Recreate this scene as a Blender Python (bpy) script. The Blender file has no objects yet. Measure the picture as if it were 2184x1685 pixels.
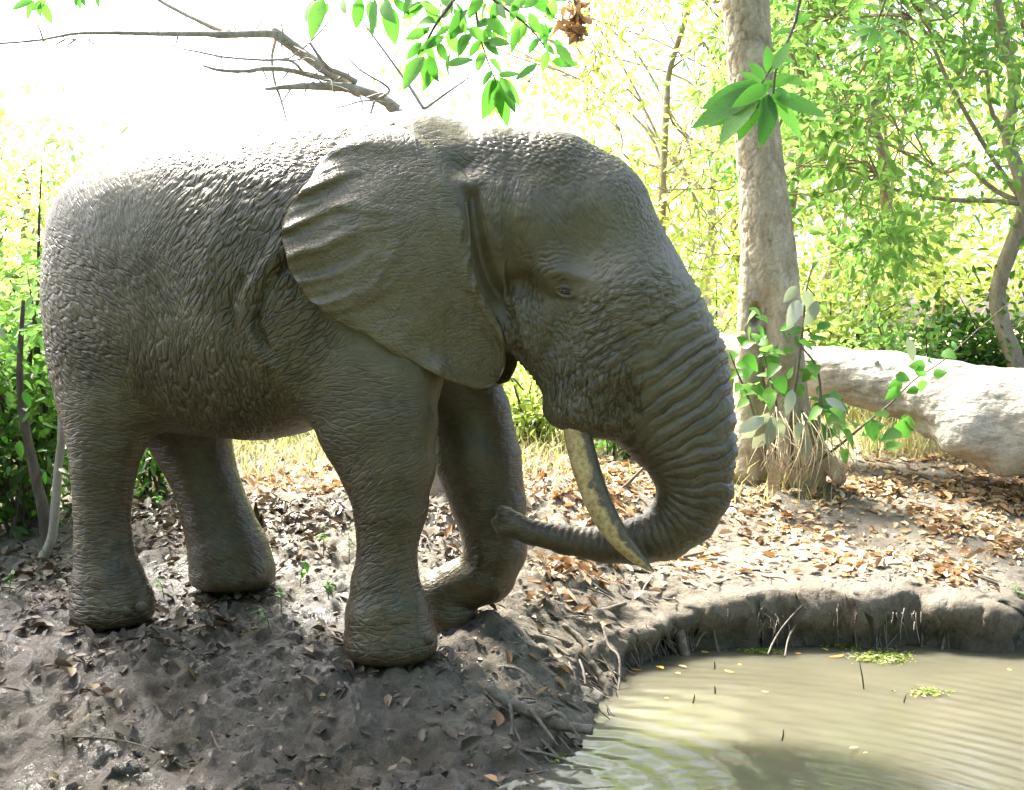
import bpy, math, random
import numpy as np
import openvdb
from mathutils import Vector, Matrix

random.seed(7)
RNG = np.random.default_rng(7)
sc = bpy.context.scene
col = sc.collection

# ------------------------------------------------------------------ camera
F, CX, CY = 2636.0, 1092.0, 842.5          # focal length and centre for a picture 2184 wide
CAMZ = 1.95
PITCH = math.atan(142.5 / F)
cam_d = bpy.data.cameras.new('camera')
cam = bpy.data.objects.new('camera', cam_d)
col.objects.link(cam)
cam.location = (0, 0, CAMZ)
cam.rotation_euler = (math.pi / 2 - PITCH, 0, 0)
cam_d.sensor_width = 36.0
cam_d.lens = 36.0 * F / 2184.0
cam_d.clip_start = 0.05
cam_d.clip_end = 2000
sc.camera = cam

# ------------------------------------------------------------------ sky and sun
SUN_AZ, SUN_EL = math.radians(-40), math.radians(54)
world = bpy.data.worlds.new('World')
sc.world = world
world.use_nodes = True
wn = world.node_tree
for n in list(wn.nodes):
    wn.nodes.remove(n)
sky = wn.nodes.new('ShaderNodeTexSky')
sky.sky_type = 'NISHITA'
sky.sun_disc = False
sky.sun_elevation = SUN_EL
sky.sun_rotation = SUN_AZ
sky.air_density = 0.7
sky.dust_density = 5.0
sky.ozone_density = 0.6
bg = wn.nodes.new('ShaderNodeBackground')
bg.inputs[1].default_value = 0.15
wo = wn.nodes.new('ShaderNodeOutputWorld')
wn.links.new(sky.outputs[0], bg.inputs[0])
wn.links.new(bg.outputs[0], wo.inputs[0])
SUN = Vector((math.sin(SUN_AZ) * math.cos(SUN_EL), math.cos(SUN_AZ) * math.cos(SUN_EL), math.sin(SUN_EL)))
sun_d = bpy.data.lights.new('sun', 'SUN')
sun_d.energy = 4.2
sun_d.angle = math.radians(11)
sun_d.color = (1.0, 0.95, 0.86)
sun = bpy.data.objects.new('sun', sun_d)
sun.rotation_euler = (-SUN).to_track_quat('-Z', 'Y').to_euler()
sun.location = SUN * 60
col.objects.link(sun)
sc.view_settings.view_transform = 'Standard'
sc.view_settings.look = 'None'
sc.view_settings.exposure = 2.75
sc.view_settings.gamma = 1.0
sc.view_settings.use_curve_mapping = False

# ------------------------------------------------------------------ picture <-> place
FWD = np.array([0, math.cos(PITCH), -math.sin(PITCH)])
UP = np.array([0, math.sin(PITCH), math.cos(PITCH)])
RIGHT = np.array([1.0, 0, 0])
CAMP = np.array([0, 0, CAMZ])

def ray(px, py):
    return FWD * F + RIGHT * (px - CX) + UP * (CY - py)

def at(px, py, D):
    """the point D metres in front of the camera (measured along y) on the line of sight"""
    r = ray(px, py)
    return CAMP + r * (D / r[1])

def on_z(px, py, z):
    r = ray(px, py)
    return CAMP + r * ((z - CAMZ) / r[2])

def project(p):
    p = np.asarray(p, float) - CAMP
    d = p @ FWD
    return CX + F * (p @ RIGHT) / d, CY - F * (p @ UP) / d

# ------------------------------------------------------------------ numpy noise
def _hash(ix, iy, iz, seed=0):
    h = (ix.astype(np.int64) * 374761393 + iy.astype(np.int64) * 668265263 + iz.astype(np.int64) * 2147483647 + seed * 1274126177) & 0xFFFFFFFF
    h = ((h ^ (h >> 13)) * 1274126177) & 0xFFFFFFFF
    h = ((h ^ (h >> 15)) * 2246822519) & 0xFFFFFFFF
    return (h ^ (h >> 16)) & 0xFFFFFFFF

def noise(p, seed=0):
    """smooth value noise in -1..1, p is (n,3)"""
    p = np.asarray(p, float)
    i = np.floor(p).astype(np.int64)
    f = p - i
    u = f * f * f * (f * (f * 6 - 15) + 10)
    out = 0
    for dx in (0, 1):
        wx = u[:, 0] if dx else 1 - u[:, 0]
        for dy in (0, 1):
            wy = u[:, 1] if dy else 1 - u[:, 1]
            for dz in (0, 1):
                wz = u[:, 2] if dz else 1 - u[:, 2]
                out = out + wx * wy * wz * (_hash(i[:, 0] + dx, i[:, 1] + dy, i[:, 2] + dz, seed) / 2147483648.0 - 1.0)
    return out

def fbm(p, octaves=4, seed=0, gain=0.5):
    a, s, o = 1.0, 0.0, 0.0
    p = np.asarray(p, float)
    for k in range(octaves):
        o = o + a * noise(p * (2.03 ** k) + 17.3 * k, seed + k)
        s += a
        a *= gain
    return o / s

def cells(p, seed=0):
    """F1, F2 of 3D cell noise"""
    p = np.asarray(p, float)
    i = np.floor(p).astype(np.int64)
    f = p - i
    f1 = np.full(len(p), 9.0)
    f2 = np.full(len(p), 9.0)
    for dx in (-1, 0, 1):
        for dy in (-1, 0, 1):
            for dz in (-1, 0, 1):
                a, b, c = i[:, 0] + dx, i[:, 1] + dy, i[:, 2] + dz
                h = _hash(a, b, c, seed)
                jx = (h & 1023) / 1023.0
                jy = ((h >> 10) & 1023) / 1023.0
                jz = ((h >> 20) & 1023) / 1023.0
                d = np.sqrt((dx + jx - f[:, 0]) ** 2 + (dy + jy - f[:, 1]) ** 2 + (dz + jz - f[:, 2]) ** 2)
                f2 = np.minimum(f2, np.maximum(f1, d))
                f1 = np.minimum(f1, d)
    return f1, f2

def sstep(a, b, x):
    t = np.clip((np.asarray(x, float) - a) / (b - a), 0, 1)
    return t * t * (3 - 2 * t)

# ------------------------------------------------------------------ object helpers
def empty(name, loc=(0, 0, 0), rz=0.0):
    o = bpy.data.objects.new(name, None)
    o.empty_display_size = 0.2
    o.location = tuple(loc)
    o.rotation_euler = (0, 0, rz)
    col.objects.link(o)
    return o

def tag(o, label=None, cat=None, group=None, kind=None):
    if label: o['label'] = label
    if cat: o['category'] = cat
    if group: o['group'] = group
    if kind: o['kind'] = kind
    return o

def mesh_np(name, verts, faces, smooth=True, attrs=None):
    """faces: (n,k) array or a list of such arrays"""
    me = bpy.data.meshes.new(name)
    verts = np.asarray(verts, np.float32)
    if isinstance(faces, np.ndarray):
        faces = [faces]
    faces = [np.asarray(f, np.int32) for f in faces if len(f)]
    nl = sum(f.size for f in faces)
    npol = sum(len(f) for f in faces)
    me.vertices.add(len(verts))
    me.vertices.foreach_set('co', verts.ravel())
    me.loops.add(nl)
    me.loops.foreach_set('vertex_index', np.concatenate([f.ravel() for f in faces]))
    me.polygons.add(npol)
    starts, off = [], 0
    for f in faces:
        starts.append(off + np.arange(len(f)) * f.shape[1])
        off += f.size
    me.polygons.foreach_set('loop_start', np.concatenate(starts).astype(np.int32))
    me.update(calc_edges=True)
    me.validate()
    if smooth:
        me.polygons.foreach_set('use_smooth', np.ones(len(me.polygons), bool))
    if attrs:
        for k, v in attrs.items():
            a = me.attributes.new(k, 'FLOAT', 'POINT')
            a.data.foreach_set('value', np.asarray(v, np.float32))
    return me

def obj(name, me, mat=None, parent=None):
    o = bpy.data.objects.new(name, me)
    if mat is not None and len(me.materials) == 0:
        me.materials.append(mat)
    if parent is not None:
        o.parent = parent
    col.objects.link(o)
    return o

def catmull(pts, n):
    """resample rows of pts (any width) to n rows on a smooth curve, even in arc length"""
    P = np.asarray(pts, float)
    if len(P) == 2:
        return P[0] + (P[1] - P[0]) * np.linspace(0, 1, n)[:, None]
    Q = np.vstack([2 * P[0] - P[1], P, 2 * P[-1] - P[-2]])
    out = []
    m = 12
    for i in range(len(P) - 1):
        a, b, c, d = Q[i], Q[i + 1], Q[i + 2], Q[i + 3]
        for t in np.linspace(0, 1, m, endpoint=False):
            out.append(0.5 * (2 * b + (c - a) * t + (2 * a - 5 * b + 4 * c - d) * t * t + (3 * b - a - 3 * c + d) * t ** 3))
    out.append(P[-1])
    out = np.array(out)
    L = np.concatenate([[0], np.cumsum(np.linalg.norm(np.diff(out[:, :3], axis=0), axis=1) + 1e-9)])
    x = np.linspace(0, L[-1], n)
    return np.stack([np.interp(x, L, out[:, k]) for k in range(out.shape[1])], 1)

def tube_arrays(path, radii, sides=8, rough=0.0, seed=0, squash=None):
    P = np.asarray(path, float)
    n = len(P)
    R = np.broadcast_to(np.asarray(radii, float), (n,)) if np.ndim(radii) == 0 else np.asarray(radii, float)
    T = np.gradient(P, axis=0)
    T /= np.linalg.norm(T, axis=1)[:, None] + 1e-12
    ref = np.array([0.0, 0, 1]) if abs(T[0, 2]) < 0.9 else np.array([1.0, 0, 0])
    A = np.zeros_like(P)
    a = np.cross(T[0], ref); a /= np.linalg.norm(a)
    for i in range(n):
        a = a - T[i] * (a @ T[i])
        a /= np.linalg.norm(a) + 1e-12
        A[i] = a
    B = np.cross(T, A)
    ang = np.linspace(0, 2 * math.pi, sides, endpoint=False)
    rr = R[:, None] * np.ones(sides)
    V = P[:, None] + rr[..., None] * (np.cos(ang)[None, :, None] * A[:, None] + np.sin(ang)[None, :, None] * B[:, None])
    V = V.reshape(-1, 3)
    if rough:
        d = fbm(V * (1.2 / max(R.max(), 1e-4)), 3, seed)
        c = np.repeat(P, sides, 0)
        V = c + (V - c) * (1 + rough * d)[:, None]
    i = np.arange(n - 1)[:, None] * sides
    j = np.arange(sides)[None, :]
    j2 = (j + 1) % sides
    faces = np.stack([i + j, i + j2, i + sides + j2, i + sides + j], -1).reshape(-1, 4)
    V = np.vstack([V, P[0] , P[-1]])
    n0, n1 = n * sides, n * sides + 1
    jj = np.arange(sides); jj2 = (jj + 1) % sides
    caps = np.vstack([np.stack([jj2, jj, np.full(sides, n0)], 1), np.stack([(n - 1) * sides + jj, (n - 1) * sides + jj2, np.full(sides, n1)], 1)])
    return V, faces, caps

def merge(parts):
    """parts: list of (V, [faces...]) -> one V, one list of face arrays"""
    off, VV, FF = 0, [], {}
    for V, fs in parts:
        VV.append(V)
        for f in fs:
            FF.setdefault(f.shape[1], []).append(f + off)
        off += len(V)
    return np.vstack(VV), [np.vstack(v) for v in FF.values()]

def tube(name, pts, sides=8, n=None, mat=None, parent=None, rough=0.0, seed=0):
    """pts rows x,y,z,r"""
    n = n or max(4, len(pts) * 3)
    c = catmull(pts, n)
    V, q, t = tube_arrays(c[:, :3], np.maximum(c[:, 3], 0.0006), sides, rough, seed)
    return obj(name, mesh_np(name, V, [q, t]), mat, parent)

# ------------------------------------------------------------------ node material helpers
def new_mat(name):
    m = bpy.data.materials.new(name)
    m.use_nodes = True
    nt = m.node_tree
    for n in list(nt.nodes):
        nt.nodes.remove(n)
    out = nt.nodes.new('ShaderNodeOutputMaterial')
    return m, nt, out

def nd(nt, t, **kw):
    n = nt.nodes.new(t)
    for k, v in kw.items():
        if k.startswith('i_'):
            key = k[2:].replace('_', ' ')
            n.inputs[key].default_value = v
        else:
            setattr(n, k, v)
    return n

def ramp(nt, fac, stops, interp='LINEAR'):
    r = nt.nodes.new('ShaderNodeValToRGB')
    r.color_ramp.interpolation = interp
    e = r.color_ramp.elements
    while len(e) > 1:
        e.remove(e[-1])
    e[0].position = stops[0][0]
    e[0].color = tuple(stops[0][1]) + (1,) if len(stops[0][1]) == 3 else stops[0][1]
    for p, c in stops[1:]:
        x = e.new(p)
        x.color = tuple(c) + (1,) if len(c) == 3 else c
    nt.links.new(fac, r.inputs[0])
    return r

def mixc(nt, fac, a, b, mode='MIX'):
    m = nt.nodes.new('ShaderNodeMix')
    m.data_type = 'RGBA'
    m.blend_type = mode
    for s, v in ((m.inputs[0], fac), (m.inputs[6], a), (m.inputs[7], b)):
        if hasattr(v, 'is_output') or isinstance(v, bpy.types.NodeSocket):
            nt.links.new(v, s)
        elif isinstance(v, (int, float)):
            s.default_value = v
        else:
            s.default_value = tuple(v) + (1,) if len(v) == 3 else v
    return m.outputs[2]

def mth(nt, op, a, b=0.0, clamp=False):
    m = nt.nodes.new('ShaderNodeMath')
    m.operation = op
    m.use_clamp = clamp
    for s, v in ((m.inputs[0], a), (m.inputs[1], b)):
        if isinstance(v, bpy.types.NodeSocket):
            nt.links.new(v, s)
        else:
            s.default_value = v
    return m.outputs[0]

def tex_noise(nt, vec, scale, detail=4, rough=0.55, dist=0.0):
    n = nt.nodes.new('ShaderNodeTexNoise')
    n.inputs['Scale'].default_value = scale
    n.inputs['Detail'].default_value = detail
    n.inputs['Roughness'].default_value = rough
    n.inputs['Distortion'].default_value = dist
    if vec is not None:
        nt.links.new(vec, n.inputs['Vector'])
    return n.outputs[0]

def bump(nt, h, strength=0.5, dist=0.01, normal=None):
    b = nt.nodes.new('ShaderNodeBump')
    b.inputs['Strength'].default_value = strength
    b.inputs['Distance'].default_value = dist
    nt.links.new(h, b.inputs['Height'])
    if normal is not None:
        nt.links.new(normal, b.inputs['Normal'])
    return b.outputs[0]

def attr(nt, name):
    a = nt.nodes.new('ShaderNodeAttribute')
    a.attribute_name = name
    return a.outputs['Fac']

def objco(nt):
    return nt.nodes.new('ShaderNodeTexCoord').outputs['Object']

def geopos(nt):
    return nt.nodes.new('ShaderNodeNewGeometry').outputs['Position']

def principled(nt, out, **kw):
    p = nt.nodes.new('ShaderNodeBsdfPrincipled')
    for k, v in kw.items():
        s = p.inputs[k]
        if isinstance(v, bpy.types.NodeSocket):
            nt.links.new(v, s)
        else:
            s.default_value = v
    nt.links.new(p.outputs[0], out.inputs[0])
    return p
# ------------------------------------------------------------------ the ground
ZW = -0.45                                   # water level
SHORE = np.array([(-60, 4.0), (-6, 5.3), (-2, 5.75), (-0.6, 6.05), (0.30, 6.15), (0.42, 6.8), (0.50, 7.4), (0.62, 8.0), (0.72, 8.5),
                  (1.0, 8.85), (1.35, 9.08), (1.95, 9.2), (2.4, 9.24), (2.9, 9.18), (3.4, 9.15), (3.7, 9.22), (3.95, 9.5), (4.6, 9.9), (7, 10.4), (14, 11.4), (60, 13)], float)
SHORE = catmull(np.c_[SHORE, np.zeros(len(SHORE))], 6000)[:, :2]
_SN = SHORE[(SHORE[:, 0] > -8) & (SHORE[:, 0] < 9)]
# control points: picture x, picture y, metres away
CP = [(835, 1400, 7.44), (965, 1360, 8.1), (240, 1328, 7.77), (495, 1250, 8.43), (900, 1640, 6.55), (900, 1530, 6.85), (600, 1640, 6.4), (300, 1640, 6.3),
      (0, 1640, 6.2), (0, 1400, 7.2), (300, 1450, 6.95), (600, 1460, 7.0), (740, 1500, 6.9), (1060, 1500, 7.1), (1060, 1400, 7.6), (1150, 1300, 8.45), (1250, 1250, 9.0),
      (1330, 1300, 8.95), (1170, 1400, 7.95), (1250, 1400, 8.35), (1100, 1560, 6.85), (1400, 1262, 9.3), (1500, 1232, 9.45), (1800, 1228, 9.5), (2100, 1236, 9.5), (1500, 1190, 10.2), (1800, 1160, 10.6),
      (2150, 1150, 10.6), (1650, 1000, 12.4), (2000, 1005, 12.6), (2184, 1005, 12.6), (0, 1200, 9.2), (300, 1200, 9.0), (500, 1120, 10.0), (650, 1000, 12.0),
      (1200, 1010, 11.8), (1300, 1060, 11.0), (1000, 1200, 9.3), (-300, 1500, 6.6), (-300, 1200, 9.2), (2500, 1280, 9.9), (2500, 1010, 12.6), (700, 1250, 8.5), (1020, 1310, 8.0)]
CPW = [at(*c) for c in CP] + [np.array(v, float) for v in [(-8, 8, .1), (-10, 12, .5), (-14, 18, .85), (0, 16, .8), (6, 16, .8), (12, 14, .7), (14, 20, .95), (0, 20, .95), (-8, 22, 1.0), (10, 24, 1.05), (0, 26, 1.1), (-16, 26, 1.1), (20, 26, 1.1),
        (-8, 5.6, -.3), (-4, 5.7, -.35), (-1, 6.0, -.42), (9, 12, .3), (6, 10.8, 0.0), (20, 16, .6), (-20, 10, .3)]]
CPW = np.array(CPW)

def _tps(A, B):
    r2 = ((A[:, None, :2] - B[None, :, :2]) ** 2).sum(-1)
    return 0.5 * r2 * np.log(r2 + 1e-9)
_n = len(CPW)
_K = _tps(CPW, CPW) + 0.012 * np.eye(_n)
_Pm = np.c_[np.ones(_n), CPW[:, :2]]
_S = np.linalg.solve(np.block([[_K, _Pm], [_Pm.T, np.zeros((3, 3))]]), np.r_[CPW[:, 2], 0, 0, 0])

def land(xy):
    xy = np.asarray(xy, float)
    z = np.empty(len(xy))
    for k in range(0, len(xy), 40000):
        c = xy[k:k + 40000]
        z[k:k + 40000] = _tps(c, CPW) @ _S[:_n] + np.c_[np.ones(len(c)), c] @ _S[_n:]
    far = 1.1 + np.clip(xy[:, 1] - 26, 0, 60) * 0.004
    w = np.maximum(sstep(18, 26, xy[:, 1]), sstep(12, 20, np.abs(xy[:, 0])) * sstep(9, 14, xy[:, 1]))
    z = z * (1 - w) + far * w
    side = sstep(9, 14, np.abs(xy[:, 0])) * (1 - sstep(9, 14, xy[:, 1]))
    return z * (1 - side) + side * 0.1

def shore_dist(xy):
    xy = np.asarray(xy, float)
    ys = np.interp(xy[:, 0], SHORE[:, 0], SHORE[:, 1])
    dy = np.abs(xy[:, 1] - ys)
    out = np.maximum(dy * 0.45, 1.0)
    m = (dy < 4.5) & (np.abs(xy[:, 0]) < 9)
    out[m] = np.maximum(dy[m] * 0.45, 1.0)
    q = xy[m]
    best = np.full(len(q), 1e9)
    for k in range(0, len(_SN), 30):                 # coarse to fine: only the stretch of shore that can be nearest
        S = _SN[k:k + 30]
        w = (q[:, 0] > S[:, 0].min() - 1.2) & (q[:, 0] < S[:, 0].max() + 1.2) & (q[:, 1] > S[:, 1].min() - 1.2) & (q[:, 1] < S[:, 1].max() + 1.2)
        if w.any():
            best[w] = np.minimum(best[w], ((q[w][:, None, :] - S[None]) ** 2).sum(-1).min(1))
    out[m] = np.minimum(np.sqrt(best), out[m])
    return out * np.where(xy[:, 1] > ys, 1, -1)

def mud_detail(xy, z, d):
    p = np.c_[xy, z * 0 + 3.1]
    near = 1 - sstep(14, 20, xy[:, 1])
    left = 1 - sstep(0.2, 1.6, xy[:, 0])
    big = fbm(p * 1.9, 3, 5) * 0.035
    lump = fbm(p * 7.0, 5, 9, 0.65) * (0.022 + 0.060 * left)
    f1, f2 = cells(np.c_[xy * 3.6 + 0.3 * fbm(p * 3, 2, 13)[:, None], z * 0 + .5], 14)
    lump += left * 0.055 * (np.clip(f1, 0, .6) - .4)
    f1, f2 = cells(np.c_[xy * 9.0 + 0.4 * fbm(p * 5, 2, 3)[:, None], z * 0 + .5], 4)
    clod = (0.35 - np.clip(f1, 0, .7)) * 0.07 * (0.25 + 0.75 * left)
    f1, f2 = cells(np.c_[xy[:, 0] * 17 + 3, xy[:, 1] * 24, z * 0 + .5], 6)
    flake = np.clip(f2 - f1, 0, .35) * 0.05 * left * (0.4 + 0.6 * sstep(-.2, .4, fbm(p * 1.4, 2, 77)))
    return z + near * (big + lump + clod + flake)

def ground_z(xy):
    """height of the finished ground, away from the overhanging bank lip"""
    xy = np.atleast_2d(np.asarray(xy, float))
    d = shore_dist(xy) + 0.05 * noise(np.c_[xy * 5, np.zeros(len(xy))], 21) + 0.13 * noise(np.c_[xy * 1.6, np.zeros(len(xy))], 22)
    L = np.maximum(land(xy), ZW + 0.02)
    L = mud_detail(xy, L, d)
    lip = L - (0.085 + 0.09 * noise(np.c_[xy * 2.1, np.zeros(len(xy))], 23)) * np.exp(-np.clip(d, 0, 9) / 0.13)
    bed = ZW - 0.12 - 0.35 * sstep(0, -1.2, d)
    f = sstep(-0.06, 0.10, d)
    return bed * (1 - f) + lip * f, d

def axis(lo, hi, step, a, b):
    """step-spaced between lo and hi, growing outwards to a and b"""
    mid = list(np.arange(lo, hi + 1e-6, step))
    def grow(x, s, end, sg):
        out = []
        while (end - x) * sg > 0:
            s *= 1.22
            x += s * sg
            out.append(x)
        return out
    return np.array(grow(lo, step, a, -1)[::-1] + mid + grow(hi, step, b, 1))

gx = axis(-4.3, 5.0, 0.026, -400, 400)
gy = np.concatenate([axis(5.6, 9.8, 0.024, -30, 9.8), 9.8 + np.cumsum(0.026 * 1.02 ** np.arange(1, 300))])
gy = gy[gy < 600]
GX, GY = np.meshgrid(gx, gy)
xy = np.c_[GX.ravel(), GY.ravel()]
gz, gd = ground_z(xy)
# push the lip of the bank out over the water so that it overhangs
nrm = np.zeros_like(xy)
e = 0.03
near = np.abs(gd) < 0.6
gxy = xy[near]
d0 = shore_dist(gxy)
nrm[near, 0] = (shore_dist(gxy + [e, 0]) - d0) / e
nrm[near, 1] = (shore_dist(gxy + [0, e]) - d0) / e
hf = np.clip((gz - ZW) / 0.30, 0, 1)
push = 0.20 * sstep(0.25, 0.85, hf) * np.exp(-np.clip(gd, 0, 9) / 0.22) * sstep(-0.05, 0.02, gd) * sstep(-.4, .3, 0.4 + fbm(np.c_[xy * 2.2, gz], 3, 31)) * sstep(6.4, 7.2, xy[:, 1])
xyd = xy - nrm * push[:, None] + near[:, None] * (0.085 * np.c_[fbm(np.c_[xy * 3.1, gz * 5], 4, 41, .6), fbm(np.c_[xy * 3.1, gz * 5], 4, 42, .6)] + 0.03 * np.c_[noise(np.c_[xy * 17, gz * 17], 43), noise(np.c_[xy * 17, gz * 17], 44)])
ny, nx = len(gy), len(gx)
ii = (np.arange(ny - 1)[:, None] * nx + np.arange(nx - 1)[None]).ravel()
gfaces = np.stack([ii, ii + 1, ii + nx + 1, ii + nx], 1)
wetm = np.clip((1 - sstep(-1.6, 0.4, xy[:, 0])) * (1 - sstep(8.6, 9.8, xy[:, 1])) + 0.75 * (1 - sstep(0.02, 0.2, gz - ZW)) , 0, 1)
grassm = sstep(12.2, 15.5, xy[:, 1])
g_me = mesh_np('ground', np.c_[xyd, gz], gfaces, attrs={'wet': wetm, 'grassy': grassm})

def mat_ground():
    m, nt, out = new_mat('mud_ground')
    p = geopos(nt)
    wet = attr(nt, 'wet'); gr = attr(nt, 'grassy')
    n1 = tex_noise(nt, p, 2.3, 6, 0.6)
    n2 = tex_noise(nt, p, 22, 6, 0.72)
    n3 = tex_noise(nt, p, 90, 4, 0.7)
    dry = ramp(nt, n1, [(0.3, (.10, .084, .060)), (0.55, (.155, .136, .105)), (0.75, (.21, .19, .155))]).outputs[0]
    mud = ramp(nt, n1, [(0.3, (.019, .0135, .006)), (0.5, (.038, .0285, .0145)), (0.7, (.075, .059, .034))]).outputs[0]
    c = mixc(nt, mth(nt, 'MULTIPLY', wet, 0.9), dry, mud)
    c = mixc(nt, 0.8, c, ramp(nt, n2, [(0.3, (.45, .42, .38)), (0.5, (1, 1, 1)), (.75, (1.35, 1.3, 1.2))]).outputs[0], 'MULTIPLY')
    grass = ramp(nt, n2, [(0.3, (.20, .19, .06)), (0.55, (.36, .32, .13)), (0.75, (.45, .40, .2))]).outputs[0]
    c = mixc(nt, gr, c, grass)
    w2 = tex_noise(nt, p, 3.1, 4, 0.6)
    wetspot = mth(nt, 'MULTIPLY', wet, ramp(nt, w2, [(0.36, (0, 0, 0)), (0.6, (1, 1, 1))]).outputs[0])
    rough = mth(nt, 'SUBTRACT', mth(nt, 'SUBTRACT', 0.92, mth(nt, 'MULTIPLY', wet, 0.3)), mth(nt, 'MULTIPLY', wetspot, 0.36))
    h = mth(nt, 'ADD', mth(nt, 'MULTIPLY', n2, 1.0), mth(nt, 'MULTIPLY', n3, 0.45))
    principled(nt, out, **{'Base Color': c, 'Roughness': rough, 'Specular IOR Level': mth(nt, 'ADD', 0.4, mth(nt, 'MULTIPLY', wetspot, 0.6)), 'Normal': bump(nt, h, 1.0, 0.03)})
    return m
M_GROUND = mat_ground()
tag(obj('ground', g_me, M_GROUND), kind='structure')

# ------------------------------------------------------------------ the pond
wx = axis(-0.2, 4.6, 0.022, -40, 40)
wy = axis(5.2, 9.6, 0.022, -20, 13)
WX, WY = np.meshgrid(wx, wy)
wxy = np.c_[WX.ravel(), WY.ravel()]
rc = on_z(1130, 1690, ZW)[:2]
rr = np.hypot(wxy[:, 0] - rc[0], wxy[:, 1] - rc[1]) + 0.05 * noise(np.c_[wxy * 1.3, np.zeros(len(wxy))], 3)
wz = 0.0068 * np.exp(-rr / 1.5) * np.sin(2 * math.pi * (rr ** 0.9) / 0.21) * (0.55 + 0.45 * noise(np.c_[wxy * 1.1, np.zeros(len(wxy))], 8))
rc2 = on_z(1500, 1900, ZW)[:2]
rr2 = np.hypot(wxy[:, 0] - rc2[0], wxy[:, 1] - rc2[1])
wz += 0.0016 * np.sin(2 * math.pi * rr2 / 0.145 + 2 * noise(np.c_[wxy * 1.5, np.zeros(len(wxy))], 5)) * (0.4 + 0.6 * noise(np.c_[wxy * 0.9, np.zeros(len(wxy))], 18))
wz += 0.0013 * fbm(np.c_[wxy[:, 0] * 5, wxy[:, 1] * 11, np.zeros(len(wxy))], 3, 12)
close = np.exp(-rr / 0.75)
wz += 0.006 * close * fbm(np.c_[wxy * 16, np.zeros(len(wxy))], 2, 15)
ny, nx = len(wy), len(wx)
ii = (np.arange(ny - 1)[:, None] * nx + np.arange(nx - 1)[None]).ravel()
w_me = mesh_np('pond_water', np.c_[wxy, ZW + wz], np.stack([ii, ii + 1, ii + nx + 1, ii + nx], 1))
def mat_water():
    m, nt, out = new_mat('muddy_water')
    p = geopos(nt)
    n = tex_noise(nt, p, 1.1, 4, 0.55)
    c = ramp(nt, n, [(0.3, (.070, .066, .044)), (0.55, (.086, .082, .056)), (0.75, (.10, .096, .068))]).outputs[0]
    h = tex_noise(nt, p, 30, 2, 0.5)
    principled(nt, out, **{'Base Color': c, 'Roughness': 0.09, 'IOR': 1.33, 'Specular IOR Level': 0.5, 'Subsurface Weight': 0.85, 'Subsurface Radius': (1.0, 0.9, 0.5), 'Subsurface Scale': 1.0, 'Normal': bump(nt, h, 0.12, 0.006)})
    return m
tag(obj('pond_water', w_me, mat_water()), kind='structure')
# ------------------------------------------------------------------ the elephant
# local frame: x forward along the body, y to its left (away from the camera), z up; t = -y is the side towards the pond
EA = math.radians(10)
EO = np.array([-1.2, 7.9, 0.0])
EH = np.array([math.cos(EA), -math.sin(EA), 0])
EN = np.array([-math.sin(EA), -math.cos(EA), 0])

def el(px, py, t=0.0):
    r = ray(px, py)
    k = (t - (CAMP - EO) @ EN) / (r @ EN)
    p = CAMP + r * k
    return np.array([(p - EO) @ EH, -t, p[2]]), k * F      # local point, metres per (px/F)

def el_w(loc):
    loc = np.asarray(loc, float)
    return EO + loc[..., 0:1] * EH - loc[..., 1:2] * EN + loc[..., 2:3] * np.array([0, 0, 1.0])

VOX = 0.0165
lo = np.array([el(50, 900)[0][0], -1.15, -0.30])
hi = np.array([el(1620, 900)[0][0], 1.15, 3.50])
NS = np.ceil((hi - lo) / VOX).astype(int)
GS = [lo[k] + VOX * np.arange(NS[k]) for k in range(3)]
fld = np.full(NS, 1.0, np.float32)

def box(pmin, pmax):
    a = np.clip(np.floor((pmin - lo) / VOX).astype(int), 0, NS)
    b = np.clip(np.ceil((pmax - lo) / VOX).astype(int) + 1, 0, NS)
    return tuple(slice(a[k], b[k]) for k in range(3))

def smin(a, b, k):
    h = np.maximum(k - np.abs(a - b), 0) / k
    return np.minimum(a, b) - h * h * k * 0.25

def add(sl, d, k):
    fld[sl] = smin(fld[sl], d.astype(np.float32), k)

def grids(sl):
    return GS[0][sl[0]][:, None, None], GS[1][sl[1]][None, :, None], GS[2][sl[2]][None, None, :]

def chain(nodes, k=0.08, cut=None):
    """nodes: px, py, t, radius in px, sideways scale"""
    pts = []
    for (px, py, t, r, ts) in nodes:
        p, m = el(px, py, t)
        pts.append((p, r * m / F, ts))
    PA = np.array([p[0] for p in pts]); RA = max(p[1] for p in pts) * max(max(p[2] for p in pts), 1) + 0.27
    big = box((PA - RA).min(0), (PA + RA).max(0))
    acc = np.full([x_.stop - x_.start for x_ in big], 1.0, np.float32)
    for (a, ra, ta), (b, rb, tb) in zip(pts[:-1], pts[1:]):
        R = max(ra, rb) * max(ta, tb, 1) + 0.24
        sl = box(np.minimum(a, b) - R, np.maximum(a, b) + R)
        X, Y, Z = grids(sl)
        ab = b - a
        h = np.clip(((X - a[0]) * ab[0] + (Y - a[1]) * ab[1] + (Z - a[2]) * ab[2]) / max(ab @ ab, 1e-9), 0, 1)
        r = ra + (rb - ra) * h
        ts = ta + (tb - ta) * h
        d = np.sqrt((X - a[0] - ab[0] * h) ** 2 + ((Y - a[1] - ab[1] * h) / ts) ** 2 + (Z - a[2] - ab[2] * h) ** 2) - r
        ls = tuple(slice(x_.start - g_.start, x_.stop - g_.start) for x_, g_ in zip(sl, big))
        acc[ls] = smin(acc[ls], d.astype(np.float32), 0.02)
    if cut is not None:
        zc_ = cut - grids(big)[2]
        hh = np.maximum(0.09 - np.abs(acc - zc_), 0) / 0.09
        acc = np.maximum(acc, zc_) + hh * hh * 0.09 * 0.25
    add(big, acc, k)

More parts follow.
